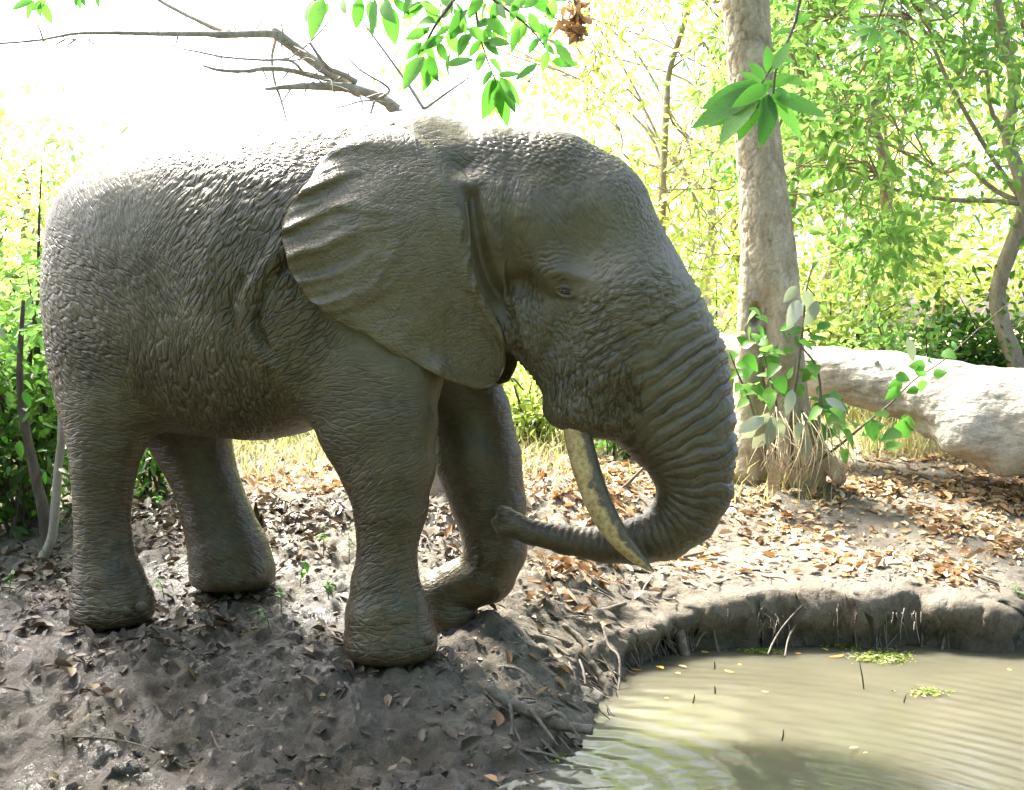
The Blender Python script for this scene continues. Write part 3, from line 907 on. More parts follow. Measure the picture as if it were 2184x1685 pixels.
def mat_skin():
    m, nt, out = new_mat('elephant_skin')
    p = objco(nt)
    d, w, mu, ea = attr(nt, 'dust'), attr(nt, 'wet'), attr(nt, 'mud'), attr(nt, 'ear')
    n1 = tex_noise(nt, p, 2.6, 5, 0.6, 0.4)
    n2 = tex_noise(nt, p, 11, 6, 0.65)
    n3 = tex_noise(nt, p, 70, 4, 0.6)
    c = ramp(nt, n1, [(.28, (.043, .034, .015)), (.5, (.070, .058, .028)), (.72, (.108, .091, .048))]).outputs[0]
    c = mixc(nt, mth(nt, 'MULTIPLY', d, 0.55), c, (.14, .122, .07))
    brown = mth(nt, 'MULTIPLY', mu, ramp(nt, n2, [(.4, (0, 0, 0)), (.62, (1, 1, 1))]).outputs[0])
    c = mixc(nt, mth(nt, 'MULTIPLY', mu, .55), c, (.030, .0225, .011))  # darkens downwards: wet mud and painted shade together
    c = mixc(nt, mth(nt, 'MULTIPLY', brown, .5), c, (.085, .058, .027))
    c = mixc(nt, mth(nt, 'MULTIPLY', ea, .35), c, (.12, .098, .05))
    c = mixc(nt, .75, c, ramp(nt, n2, [(.25, (.55, .55, .55)), (.5, (1, 1, 1)), (.8, (1.3, 1.28, 1.2))]).outputs[0], 'MULTIPLY')
    spots = ramp(nt, tex_noise(nt, p, 38, 2, .5), [(.66, (0, 0, 0)), (.72, (1, 1, 1))]).outputs[0]
    c = mixc(nt, mth(nt, 'MULTIPLY', spots, mth(nt, 'MULTIPLY', mu, .35)), c, (.19, .125, .04))
    r = mth(nt, 'SUBTRACT', mth(nt, 'ADD', .30, mth(nt, 'MULTIPLY', n2, .30)), mth(nt, 'MULTIPLY', w, .26))
    # creases: cells drawn out along six directions, each shown where the skin folds that way
    def vadd(a_, b_):
        v = nt.nodes.new('ShaderNodeVectorMath'); v.operation = 'ADD'
        nt.links.new(a_, v.inputs[0]); nt.links.new(b_, v.inputs[1]); return v.outputs[0]
    def vscale(a_, k_):
        v = nt.nodes.new('ShaderNodeVectorMath'); v.operation = 'SCALE'; v.inputs['Scale'].default_value = k_
        nt.links.new(a_, v.inputs[0]); return v.outputs[0]
    def cnoise(sc_, det):
        v = nt.nodes.new('ShaderNodeTexNoise'); v.inputs['Scale'].default_value = sc_; v.inputs['Detail'].default_value = det
        nt.links.new(p, v.inputs['Vector']); return v.outputs['Color']
    wp = vadd(vadd(p, vscale(cnoise(2.2, 1), .15)), vscale(cnoise(11, 3), .045))
    tot = None
    for k in range(6):
        an = math.radians(30 * k)
        cx = nt.nodes.new('ShaderNodeCombineXYZ')
        for j, vec in enumerate(((math.cos(an), 0, -math.sin(an)), (math.sin(an), 0, math.cos(an)))):
            dt = nt.nodes.new('ShaderNodeVectorMath'); dt.operation = 'DOT_PRODUCT'
            sp_k, st_k = .031, 4.6
            sc_ = 1 / (sp_k * st_k) if j == 0 else 1 / sp_k
            dt.inputs[1].default_value = tuple(x_ * sc_ for x_ in vec)
            nt.links.new(wp, dt.inputs[0])
            nt.links.new(dt.outputs['Value'], cx.inputs[j])
        vo = nd(nt, 'ShaderNodeTexVoronoi', feature='DISTANCE_TO_EDGE', voronoi_dimensions='2D')
        vo.inputs['Scale'].default_value = 1.0
        nt.links.new(cx.outputs[0], vo.inputs['Vector'])
        mr = nt.nodes.new('ShaderNodeMapRange'); mr.interpolation_type = 'SMOOTHSTEP'
        mr.inputs['From Min'].default_value = 0.0; mr.inputs['From Max'].default_value = .20
        nt.links.new(vo.outputs['Distance'], mr.inputs['Value'])
        hk = mth(nt, 'MULTIPLY', mr.outputs[0], attr(nt, 'crease%d' % k))
        tot = hk if tot is None else mth(nt, 'ADD', tot, hk)
    h = mth(nt, 'ADD', mth(nt, 'MULTIPLY', tot, 1.0), mth(nt, 'MULTIPLY', n3, .22))
    nb_ = bump(nt, h, 1.0, 0.011)
    principled(nt, out, **{'Base Color': c, 'Roughness': r, 'Specular IOR Level': .5, 'Normal': nb_})
    return m
M_SKIN = mat_skin()
eleph = empty('elephant', EO, -EA)
tag(eleph, 'muddy grey-brown elephant with one long tusk and curled trunk on the pond bank', 'elephant')
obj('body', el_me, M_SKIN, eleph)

# tusks
def mat_tusk():
    m, nt, out = new_mat('stained_ivory')
    p = objco(nt)
    n = tex_noise(nt, p, 6, 5, .62, .6)
    n2 = tex_noise(nt, p, 34, 4, .6)
    xs_ = nt.nodes.new('ShaderNodeSeparateXYZ'); nt.links.new(p, xs_.inputs[0])
    side = attr(nt, 'fore')
    f = mth(nt, 'ADD', mth(nt, 'ADD', mth(nt, 'MULTIPLY', side, .75), mth(nt, 'MULTIPLY', mth(nt, 'SUBTRACT', n, .5), 1.1)), mth(nt, 'MULTIPLY', mth(nt, 'SUBTRACT', n2, .5), .3))
    mask = ramp(nt, f, [(.42, (0, 0, 0)), (.52, (1, 1, 1))]).outputs[0]
    iv = ramp(nt, n2, [(.3, (.20, .125, .04)), (.5, (.38, .28, .12)), (.7, (.48, .40, .21))]).outputs[0]
    md = ramp(nt, n2, [(.3, (.055, .043, .028)), (.7, (.10, .083, .058))]).outputs[0]
    c = mixc(nt, mask, iv, md)
    principled(nt, out, **{'Base Color': c, 'Roughness': .38, 'Normal': bump(nt, mth(nt, 'ADD', mask, mth(nt, 'MULTIPLY', n2, .4)), .35, .004)})
    return m
M_TUSK = mat_tusk()
for sgn in (1,):
    nodes = [(1236, 840, .27, 27), (1230, 905, .285, 29), (1240, 960, .30, 30), (1257, 1020, .315, 30), (1280, 1080, .33, 29), (1312, 1135, .335, 25), (1347, 1177, .33, 18), (1374, 1203, .325, 10), (1394, 1219, .32, 3)]
    rows = []
    for px, py, t, r in nodes:
        pnt, mm = el(px, py, t)
        if sgn < 0:
            pnt = np.array([pnt[0], -pnt[1], pnt[2]])
        rows.append(np.r_[pnt, r * mm / F])
    c = catmull(np.array(rows), 60)
    V_, q_, t_ = tube_arrays(c[:, :3], c[:, 3], 20, 0.03, 3)
    cen = np.repeat(c[:, :3], 20, 0)
    dirv = (V_[:-2] - cen)
    tang = np.repeat(np.gradient(c[:, :3], axis=0), 20, 0)
    fwd = np.cross(np.array([0, 1.0, 0]), tang); fwd /= np.linalg.norm(fwd, axis=1)[:, None]
    fore = np.einsum('ij,ij->i', dirv, fwd) / np.repeat(c[:, 3], 20)
    if fore.mean() != fore.mean(): fore[:] = 0
    sgnf = 1 if fwd[0, 0] > 0 else -1
    fore = np.r_[0.5 + 0.5 * sgnf * fore, .5, .5]
    obj('tusk', mesh_np('tusk', V_, [q_, t_], attrs={'fore': fore}), M_TUSK, eleph)

# eye: wet dark ball between the lids
def uv_ball(r, nu=20, nv=12, sc_=(1, 1, 1)):
    P_ = []
    for j in range(nv + 1):
        a = math.pi * j / nv
        for i in range(nu):
            b = 2 * math.pi * i / nu
            P_.append((r * math.sin(a) * math.cos(b) * sc_[0], r * math.sin(a) * math.sin(b) * sc_[1], r * math.cos(a) * sc_[2]))
    f = [(j * nu + i, (j + 1) * nu + i, (j + 1) * nu + (i + 1) % nu, j * nu + (i + 1) % nu) for j in range(nv) for i in range(nu)]
    return np.array(P_), np.array(f)
def simple_mat(name, c, rough=.6, nscale=20, var=.35, bmp=.3, bd=.004, spec=.5):
    m, nt, out = new_mat(name)
    p = objco(nt)
    n = tex_noise(nt, p, nscale, 5, .6)
    lo_ = tuple(x * (1 - var) for x in c); hi_ = tuple(min(1, x * (1 + var)) for x in c)
    cc = ramp(nt, n, [(.3, lo_), (.7, hi_)]).outputs[0]
    principled(nt, out, **{'Base Color': cc, 'Roughness': rough, 'Specular IOR Level': spec, 'Normal': bump(nt, n, bmp, bd)})
    return m
M_EYE = simple_mat('eye_dark', (.012, .008, .005), .08, 5, .2, 0.0)
M_LID = M_SKIN
def near_surface(px, py, tguess=.4):
    q_ = np.array([[px, py]], float); t_ = np.array([tguess])
    for _ in range(6):
        p_ = el_many(q_, t_); t_ = surf_t(p_[:, 0], p_[:, 2])
    return el_many(q_, t_)[0]
_w = el_w(V2); _a, _b = project(_w)
_c = np.where((np.hypot(_a - 1208, _b - 622) < 9) & (V2[:, 1] < -.15))[0]
ep = V2[_c].mean(0) + [0, .004, 0]
bv, bf = uv_ball(.032)
for sgn in (1, -1):
    eyes = globals().setdefault('eyes', {})
    eyes[sgn] = obj('eye', mesh_np('eye', bv + (ep + [0, .014, 0]) * [1, sgn, 1], bf), M_EYE, eleph)
# lids: two thick curved folds of skin
for sgn in (1, -1):
    for (dz_, bow, r0) in ((.020, .012, .014), (-.020, -.008, .012)):
        rows = []
        for u in np.linspace(-1, 1, 9):
            rows.append((ep[0] + .062 * u, (ep[1] - .020 * (1 - u * u) + .008) * sgn, ep[2] + dz_ + bow * (1 - u * u) - .010 * u - dz_ * u * u, r0 * (1.05 - .75 * u * u)))
        tube('eyelid', rows, 10, 24, M_LID, eyes[sgn], .12, 4)
# toenails on the three feet that show them, tail tuft
M_NAIL = simple_mat('toenail', (.055, .045, .027), .55, 30, .4)
def nail(px, py, t, rx=.046, rz=.034):
    q_ = np.array([[px, py]], float); t_ = np.array([t])
    for _ in range(6):
        p_ = el_many(q_, t_); s2 = surf_t(p_[:, 0], p_[:, 2]); t_ = np.where(s2 > .05, s2, t_)
    p_ = el_many(q_, t_)[0]
    v_, f_ = uv_ball(1.0, 14, 8, (rx, .013, rz))
    obj('toenail', mesh_np('toenail', v_ + p_ + [0, .015, 0], f_), M_NAIL, eleph)
for px, py in ((300, 1296), (262, 1305), (222, 1304)):
    nail(px, py, .5)
for px, py in ((908, 1366), (868, 1378), (818, 1380)):
    nail(px, py, .6)
M_HAIR = simple_mat('tail_hair', (.03, .024, .018), .6)
hp = []
end = tailp[-1, :3]
for k in range(26):
    a = RNG.uniform(0, 6.28); r = RNG.uniform(0, .02)
    s_ = end + [r * math.cos(a), r * math.sin(a), .02]
    e_ = s_ + [RNG.normal(0, .03), RNG.normal(0, .03), -RNG.uniform(.12, .26)]
    v_, q_, t_ = tube_arrays(catmull(np.array([s_, (s_ + e_) / 2 + RNG.normal(0, .01, 3), e_]), 6), np.linspace(.003, .001, 6), 4)
    hp.append((v_, [q_, t_]))
hv, hfc = merge(hp)
obj('tail_tuft', mesh_np('tail_tuft', hv, hfc), M_HAIR, eleph)
# ------------------------------------------------------------------ plants: helpers
def leaf_mat(name, stops, trans, mix=.45, rough=.42, per_object=False, spots=False):
    m, nt, out = new_mat(name)
    if per_object:
        f = nt.nodes.new('ShaderNodeObjectInfo').outputs['Random']
    else:
        f = attr(nt, 'rnd')
    c = ramp(nt, f, stops).outputs[0]
    t = ramp(nt, f, trans).outputs[0]
    co = objco(nt)
    n = tex_noise(nt, co, 60 if not per_object else 25, 3, .6)
    c = mixc(nt, .35, c, ramp(nt, n, [(.3, (.6, .6, .6)), (.7, (1.25, 1.25, 1.25))]).outputs[0], 'MULTIPLY')
    if spots:
        s = ramp(nt, tex_noise(nt, co, 38, 2, .5), [(.66, (0, 0, 0)), (.69, (1, 1, 1))]).outputs[0]
        c = mixc(nt, s, c, (.03, .025, .012)); t = mixc(nt, s, t, (.02, .015, .005))
    p = nt.nodes.new('ShaderNodeBsdfPrincipled')
    p.inputs['Roughness'].default_value = rough
    p.inputs['Specular IOR Level'].default_value = .35
    nt.links.new(c, p.inputs['Base Color'])
    nt.links.new(bump(nt, n, .25, .003), p.inputs['Normal'])
    tr = nt.nodes.new('ShaderNodeBsdfTranslucent')
    nt.links.new(t, tr.inputs[0])
    mx = nt.nodes.new('ShaderNodeMixShader'); mx.inputs[0].default_value = mix
    nt.links.new(p.outputs[0], mx.inputs[1]); nt.links.new(tr.outputs[0], mx.inputs[2])
    nt.links.new(mx.outputs[0], out.inputs[0])
    return m
G_LEAF = leaf_mat('green_leaf', [(0, (.035, .085, .014)), (.5, (.06, .13, .02)), (1, (.10, .18, .03))], [(0, (.17, .38, .08)), (.6, (.27, .50, .11)), (1, (.40, .56, .16))], .55)
Y_LEAF = leaf_mat('yellow_green_leaf', [(0, (.07, .13, .03)), (.5, (.12, .19, .05)), (1, (.18, .22, .07))], [(0, (.34, .50, .09)), (.6, (.48, .60, .13)), (1, (.62, .62, .20))], .6)
D_LEAF = leaf_mat('deep_green_leaf', [(0, (.02, .055, .012)), (.6, (.045, .10, .02)), (1, (.08, .15, .03))], [(0, (.07, .18, .02)), (.6, (.13, .30, .03)), (1, (.25, .40, .05))], .4)
B_LEAF = leaf_mat('broad_green_leaf', [(0, (.07, .16, .03)), (.6, (.10, .22, .04)), (1, (.14, .27, .06))], [(0, (.07, .26, .025)), (.5, (.11, .36, .04)), (1, (.16, .42, .055))], .5, .36, True, True)
P_LEAF = leaf_mat('dusty_pale_leaf', [(0, (.30, .33, .25)), (.5, (.22, .27, .19)), (1, (.42, .44, .38))], [(0, (.2, .26, .12)), (1, (.3, .34, .2))], .25, .5, True)
R_LEAF = leaf_mat('dead_hanging_leaf', [(0, (.22, .11, .045)), (.5, (.33, .18, .08)), (1, (.42, .27, .13))], [(0, (.3, .15, .05)), (1, (.5, .3, .12))], .35, .6, True)
S_GRASS = leaf_mat('dry_grass_blade', [(0, (.16, .19, .05)), (.4, (.33, .29, .12)), (1, (.48, .42, .22))], [(0, (.25, .34, .08)), (.5, (.45, .4, .15)), (1, (.55, .48, .22))], .35, .55)

def bark_mat(name, a, b, c, scale=9, bmp=.9, bd=.02, stretch=3.0, patch=None):
    m, nt, out = new_mat(name)
    p = objco(nt)
    mp = nt.nodes.new('ShaderNodeMapping'); mp.inputs['Scale'].default_value = (1, 1, 1 / stretch)
    nt.links.new(p, mp.inputs['Vector'])
    n = tex_noise(nt, mp.outputs[0], scale, 6, .65, .5)
    n2 = tex_noise(nt, p, scale * 5, 4, .6)
    cc = ramp(nt, n, [(.3, a), (.5, b), (.7, c)]).outputs[0]
    if patch:
        pm = ramp(nt, tex_noise(nt, p, 2.2, 4, .6), [(.45, (0, 0, 0)), (.58, (1, 1, 1))]).outputs[0]
        cc = mixc(nt, pm, cc, patch)
    cc = mixc(nt, .4, cc, ramp(nt, n2, [(.3, (.55, .55, .55)), (.7, (1.3, 1.3, 1.3))]).outputs[0], 'MULTIPLY')
    h = mth(nt, 'ADD', n, mth(nt, 'MULTIPLY', n2, .35))
    principled(nt, out, **{'Base Color': cc, 'Roughness': .85, 'Specular IOR Level': .3, 'Normal': bump(nt, h, bmp, bd)})
    return m
BARK = bark_mat('brown_bark', (.17, .13, .085), (.26, .21, .145), (.34, .29, .21))
BARK_D = bark_mat('dark_bark', (.045, .036, .027), (.085, .068, .05), (.14, .115, .085), 14)
BARK_P = bark_mat('pale_dead_wood', (.16, .14, .11), (.26, .235, .19), (.36, .33, .28), 8, .6, .012, 4)
BARK_T = bark_mat('flaking_bark', (.20, .155, .10), (.33, .27, .185), (.44, .38, .28), 7, 1.0, .025, 2.0)
BARK_L = bark_mat('weathered_log_wood', (.20, .17, .125), (.34, .305, .245), (.44, .41, .34), 6, 1.0, .03, .35, (.40, .375, .315))
TWIG = bark_mat('twig_bark', (.06, .05, .035), (.12, .1, .07), (.18, .15, .11), 30, .5, .004)

LEAF6 = np.array([(0, 0, 0), (.30, .5, .10), (.68, .40, .06), (1, 0, -.10), (.68, -.40, .06), (.30, -.5, .10)])
def leaf_cloud(pos, dirs, size, wr=.45, up=None, droop=0.0, rnd=None):
    """many two-sided folded leaves in one mesh: returns V, quads, rnd per vertex"""
    pos = np.asarray(pos, float); n = len(pos)
    d = np.asarray(dirs, float)
    d = d / (np.linalg.norm(d, axis=1)[:, None] + 1e-9)
    u = np.asarray(up, float) if up is not None else RNG.normal(0, .55, (n, 3)) + [0, 0, 1]
    s = np.cross(u, d); s /= np.linalg.norm(s, axis=1)[:, None] + 1e-9
    w = np.cross(d, s)
    size = np.broadcast_to(size, (n,))
    L = LEAF6[None] * np.ones((n, 1, 1))
    V = pos[:, None] + size[:, None, None] * (L[..., 0:1] * d[:, None] + wr * L[..., 1:2] * s[:, None] + L[..., 2:3] * w[:, None])
    k = np.arange(n)[:, None] * 6
    f = np.vstack([k + [0, 3, 2, 1], k + [0, 5, 4, 3]])
    r = RNG.random(n) if rnd is None else rnd
    return V.reshape(-1, 3), f, np.repeat(r, 6)

def limb_path(a, b, n=7, sag=0.0, wob=.08):
    a, b = np.asarray(a, float), np.asarray(b, float)
    t = np.linspace(0, 1, n)[:, None]
    L = np.linalg.norm(b - a)
    p = a + (b - a) * t + RNG.normal(0, wob * L / n, (n, 3)) * np.sin(math.pi * t)
    p[:, 2] += sag * L * np.sin(math.pi * t[:, 0])
    return p

def tree(name, label, base, height, r0, crown_c, crown_r, nclump, per, leaf, mat, bark=BARK, wr=.45, nlimb=6, group=None, clump_r=.45, lean=(0, 0), trunk_wob=.25, hollow=.55, cat='tree'):
    """trunk, limbs (each a part) and a crown of single leaves gathered round the twig ends"""
    base = np.asarray(base, float)
    root = empty(name, base)
    tag(root, label, cat, group)
    top = np.array([lean[0], lean[1], height])
    tp = limb_path((0, 0, -.25), top, 9, 0, trunk_wob)
    tr = np.linspace(1.15, .35, 9) * r0; tr[0] *= 1.35
    tube('trunk', np.c_[tp, tr], 12, 40, bark, root, .18, int(abs(base[0] * 10)) % 50)
    cc, cr = np.asarray(crown_c, float), np.asarray(crown_r, float)
    v = RNG.normal(0, 1, (nclump, 3)); v /= np.linalg.norm(v, axis=1)[:, None]
    rad_ = (hollow + (1 - hollow) * RNG.random(nclump)) ** .6
    cl = cc + v * cr * rad_[:, None]
    cl = cl + .25 * cr * np.c_[noise(cl * .9, 3), noise(cl * .9, 4), noise(cl * .9, 5)]
    # limbs to groups of clumps, twigs from the limb to each clump
    idx = RNG.choice(nclump, min(nlimb, nclump), replace=False)
    tips = cl[idx]
    near_ = np.argmin(((cl[:, None] - tips[None]) ** 2).sum(-1), 1)
    for i, t_ in enumerate(tips):
        k = RNG.integers(3, 8)
        pth = limb_path(tp[k], t_, 7, .06, .5)
        parts_ = []
        c = catmull(np.c_[pth, np.linspace(tr[k] * .40, .008, 7)], 22)
        vv, qq, tt = tube_arrays(c[:, :3], c[:, 3], 7, .15, i)
        parts_.append((vv, [qq, tt]))
        for j in np.where(near_ == i)[0]:
            s_ = pth[RNG.integers(3, 7)]
            c = catmull(np.c_[limb_path(s_, cl[j], 4, .03, .5), np.linspace(.014, .004, 4)], 7)
            vv, qq, tt = tube_arrays(c[:, :3], c[:, 3], 4)
            parts_.append((vv, [qq, tt]))
        LV, LF = merge(parts_)
        obj('limb', mesh_np('limb', LV, LF), bark, root)
    n = nclump * per
    ci = np.repeat(np.arange(nclump), per)
    off = RNG.normal(0, 1, (n, 3)) * clump_r * np.array([1, 1, .6]) * RNG.random((n, 1)) ** .5
    pos = cl[ci] + off
    dirs = off * .9 + RNG.normal(0, .25, (n, 3)) + [0, 0, -.12]
    sz = leaf * RNG.uniform(.5, 1.0, n) * RNG.uniform(.7, 1.7, nclump)[ci]
    rb = np.clip(RNG.random(nclump)[ci] * .55 + RNG.random(n) * .45, 0, 1)
    V_, f_, r_ = leaf_cloud(pos, dirs, sz, wr, rnd=rb)
    tag(obj('crown', mesh_np('crown', V_, f_, attrs={'rnd': r_}), mat, root), kind='stuff')
    return root

def gz_at(x, y):
    return float(ground_z([(x, y)])[0][0])
def base_at(px, D):
    x = (px - CX) / F * D / math.cos(PITCH)
    return np.array([x, D, gz_at(x, D) - .03])

# ------------------------------------------------------------------ broad trees and shrubs
def shrub(name, label, base, h, rad_, nstem, per, leaf, mat, bark=BARK_D, wr=.5, group=None, cat='shrub', upright=.6):
    base = np.asarray(base, float)
    root = empty(name, base)
    tag(root, label, cat, group)
    P_, Dv, Sz, Rn = [], [], [], []
    for i in range(nstem):
        a = RNG.uniform(0, 6.28); r = rad_ * RNG.random() ** .5
        hh = h * RNG.uniform(.55, 1.0) * (1 - .35 * (r / rad_) ** 2)
        tip = np.array([r * math.cos(a), r * math.sin(a), hh])
        mid = np.array([tip[0] * .35, tip[1] * .35, hh * upright]) + RNG.normal(0, .08, 3)
        st = np.array([RNG.normal(0, .08), RNG.normal(0, .08), -.08])
        c = catmull(np.c_[np.array([st, mid, tip]), [.020 * h ** .5, .012 * h ** .5, .003]], 16)
        v_, q_, t_ = tube_arrays(c[:, :3], c[:, 3], 6, .15, i)
        obj('stem', mesh_np('stem', v_, [q_, t_]), bark, root)
        m = per
        t = RNG.uniform(.15, 1, m) ** .7
        b = np.stack([np.interp(t, np.linspace(0, 1, 16), c[:, k]) for k in range(3)], 1)
        off = RNG.normal(0, 1, (m, 3)) * np.array([.22, .22, .15]) * (.4 + .6 * h / 2.5)
        P_.append(b + off); Dv.append(off + RNG.normal(0, .1, (m, 3)) + [0, 0, .02])
        Sz.append(leaf * RNG.uniform(.55, 1.3, m)); Rn.append(np.clip(RNG.random() * .5 + RNG.random(m) * .5, 0, 1))
    V_, f_, r_ = leaf_cloud(np.vstack(P_), np.vstack(Dv), np.concatenate(Sz), wr, rnd=np.concatenate(Rn))
    V_[:, 2] = np.maximum(V_[:, 2], .01)
    tag(obj('foliage', mesh_np('foliage', V_, f_, attrs={'rnd': r_}), mat, root), kind='stuff')
    return root

# left of the elephant
shrub('leafy_shrub', 'dense green shrub growing behind the rump of the elephant', base_at(60, 10.4), 2.75, 1.0, 13, 170, .12, G_LEAF)
shrub('leafy_shrub', 'bushy green shrub with dark gaps, left of the shrub behind the rump', base_at(-150, 9.9), 2.9, 1.0, 13, 170, .125, D_LEAF)
shrub('leafy_shrub', 'low green shrub at the foot of the grey sapling stem', base_at(40, 10.0), 1.15, .6, 9, 60, .11, D_LEAF)
shrub('leafy_shrub', 'tall sunlit green shrub behind the shrubs at the rump', base_at(120, 13.5), 3.4, 1.5, 15, 180, .13, G_LEAF)
shrub('leafy_shrub', 'tall airy yellow-green shrub left of the sunlit shrub', base_at(-60, 15.0), 4.9, 1.7, 16, 150, .14, Y_LEAF)
tree('leafy_tree', 'shade tree standing left of the shrubs by the rump', (-7.6, 12.2, gz_at(-7.6, 12.2)), 6.6, .2, (.1, -1.2, 7.0), (2.3, 2.2, 1.3), 95, 70, .17, G_LEAF, BARK, nlimb=9, clump_r=.5)
# behind the legs
shrub('leafy_shrub', 'grey-green low shrub seen between the hind legs', base_at(330, 11.2), .95, .5, 8, 45, .13, D_LEAF)
shrub('leafy_shrub', 'sunlit yellowish low shrub seen under the belly', base_at(600, 14.0), .8, .9, 10, 60, .10, Y_LEAF)
shrub('leafy_shrub', 'bright low shrub seen between the front leg and the tusk', base_at(1130, 13.6), 1.25, .8, 12, 90, .12, Y_LEAF)
shrub('leafy_shrub', 'small bright shrub seen inside the curl of the trunk', base_at(1330, 12.8), .7, .5, 8, 50, .12, G_LEAF)
# right: understory beyond the log
shrub('leafy_shrub', 'leafy green undergrowth shrub just beyond the middle of the fallen log', base_at(1930, 15.0), 1.9, 1.2, 14, 120, .13, G_LEAF)
shrub('leafy_shrub', 'dark green undergrowth shrub beyond the thick end of the fallen log', base_at(2120, 14.6), 2.0, 1.1, 14, 130, .13, D_LEAF)
shrub('leafy_shrub', 'yellow-green undergrowth shrub between the hollow tree and the log', base_at(1790, 17), 2.2, 1.4, 14, 120, .14, Y_LEAF)
shrub('leafy_shrub', 'pale leafy shrub just left of the hollow tree', base_at(1500, 16), 2.0, 1.2, 13, 120, .14, Y_LEAF)

tree('leafy_tree', 'spreading green tree with thin brown trunk beyond the thick end of the log', base_at(2172, 14.2), 6.6, .10, (-.9, .4, 4.6), (2.6, 1.9, 2.5), 130, 75, .15, G_LEAF, BARK, nlimb=9, lean=(-.15, .2), clump_r=.5)
tree('leafy_tree', 'yellow-green tree filling the gap right of the hollow tree', base_at(1880, 20), 7.6, .10, (0, 0, 5.0), (2.6, 2.0, 3.4), 110, 60, .16, Y_LEAF, BARK, nlimb=9, clump_r=.6)
tree('leafy_tree', 'pale sunlit tree left of the hollow tree behind the trunk of the elephant', base_at(1440, 21), 8.5, .08, (.1, 0, 5.2), (2.2, 1.8, 3.9), 100, 55, .16, Y_LEAF, BARK, nlimb=9, clump_r=.62)
tree('leafy_tree', 'tall green tree close behind the hollow tree', base_at(1690, 17.5), 8.0, .13, (.2, .2, 6.2), (2.0, 1.6, 2.6), 80, 60, .14, G_LEAF, BARK, nlimb=8, clump_r=.5)
tree('leafy_tree', 'airy yellow-green tree whose crown shows above the shoulders of the elephant', base_at(1520, 25), 7.0, .12, (-4.0, 0, 7.0), (3.0, 2.0, 1.8), 60, 36, .16, Y_LEAF, BARK_P, nlimb=8, clump_r=.6)
FAR = [(-350, 36, 7.0, 'far sunlit tree on the far left behind the airy shrub'), (60, 40, 7.4, 'far pale tree behind the rump of the elephant'), (1300, 38, 8.0, 'far pale tree behind the head of the elephant'),
       (1560, 42, 10.5, 'far pale tree directly behind the hollow tree'), (1760, 36, 9.5, 'far pale tree right of the hollow tree'), (2000, 40, 11, 'far pale tree behind the undergrowth beyond the log'), (2250, 37, 10, 'far pale tree behind the tree at the thick end of the log'),
       (2500, 42, 11, 'far pale tree at the outermost right of the row'), (820, 46, 5.0, 'low far tree hidden behind the back of the elephant'), (450, 46, 5.0, 'low far tree behind the middle of the elephant')]
for px, D, h, lab in FAR:
    tree('far_tree', lab, base_at(px, D), h * .8, .2, (0, 0, h * .55), (3.0, 2.2, h * .48), 70, 40, .30, Y_LEAF, BARK, nlimb=6, clump_r=1.0, group='far trees beyond the clearing', hollow=.3)

# ------------------------------------------------------------------ solids grown from fat lines (trunks, logs)
def fat(chains, vox, k=.08, carve=(), subd=1, extra=.25):
    P_ = np.array([n[0] for c in chains for n in c]); R_ = np.array([n[1] for c in chains for n in c])
    lo_ = (P_ - R_[:, None]).min(0) - .15; hi_ = (P_ + R_[:, None]).max(0) + .15
    ns = np.ceil((hi_ - lo_) / vox).astype(int)
    X_, Y_, Z_ = [(lo_[a] + vox * np.arange(ns[a])).reshape([-1 if b == a else 1 for b in range(3)]) for a in range(3)]
    f = np.full(ns, 1.0)
    for c in chains:
        for (a, ra), (b, rb) in zip(c[:-1], c[1:]):
            ab = b - a
            h = np.clip(((X_ - a[0]) * ab[0] + (Y_ - a[1]) * ab[1] + (Z_ - a[2]) * ab[2]) / (ab @ ab), 0, 1)
            d = np.sqrt((X_ - a[0] - ab[0] * h) ** 2 + (Y_ - a[1] - ab[1] * h) ** 2 + (Z_ - a[2] - ab[2] * h) ** 2) - (ra + (rb - ra) * h)
            f = smin(f, d, k)
    for cpt, rr_ in carve:
        d = (np.sqrt(((X_ - cpt[0]) / rr_[0]) ** 2 + ((Y_ - cpt[1]) / rr_[1]) ** 2 + ((Z_ - cpt[2]) / rr_[2]) ** 2) - 1) * min(rr_)
        h = np.maximum(.05 - np.abs(f + d), 0) / .05
        f = np.maximum(f, -d) + h * h * .05 * .25
    return iso(f.astype(np.float32), vox, lo_, 4, subd)

def cn(*rows):
    """picture x, y, metres away, radius in picture px -> (point, radius)"""
    return [(at(px, py, D), r * D / F) for px, py, D, r in rows]

# the hollow tree: two stems grown together, hole between them
TD = 12.3
tv, tq, tn = fat([cn((1560, -520, TD, 40), (1578, -150, TD, 46), (1589, 0, TD, 48), (1605, 200, TD, 45), (1619, 320, TD, 47), (1634, 470, TD, 51), (1642, 600, TD, 52)),
                  cn((1616, 520, TD, 34), (1607, 640, TD - .05, 31), (1600, 760, TD - .02, 29), (1596, 880, TD - .05, 34), (1588, 1010, TD - .15, 52)),
                  cn((1655, 520, TD, 40), (1671, 650, TD - .1, 37), (1677, 780, TD - .12, 38), (1682, 880, TD - .1, 46), (1696, 1010, TD - .2, 66)),
                  cn((1640, 860, TD, 40), (1645, 1015, TD + .1, 70)), cn((1700, 900, TD, 25), (1790, 1020, TD - .5, 16)), cn((1585, 930, TD, 25), (1540, 1020, TD - .3, 14))],
                 .032, .025, [(at(1612, 672, TD - .16), (.055, .16, .13))])
tu = np.c_[tv[:, 0] * 12, tv[:, 1] * 12, tv[:, 2] * 7]
f1, f2 = cells(tu + .5 * np.c_[fbm(tv * 4, 2, 1), fbm(tv * 4, 2, 2), fbm(tv * 4, 2, 3)], 300)
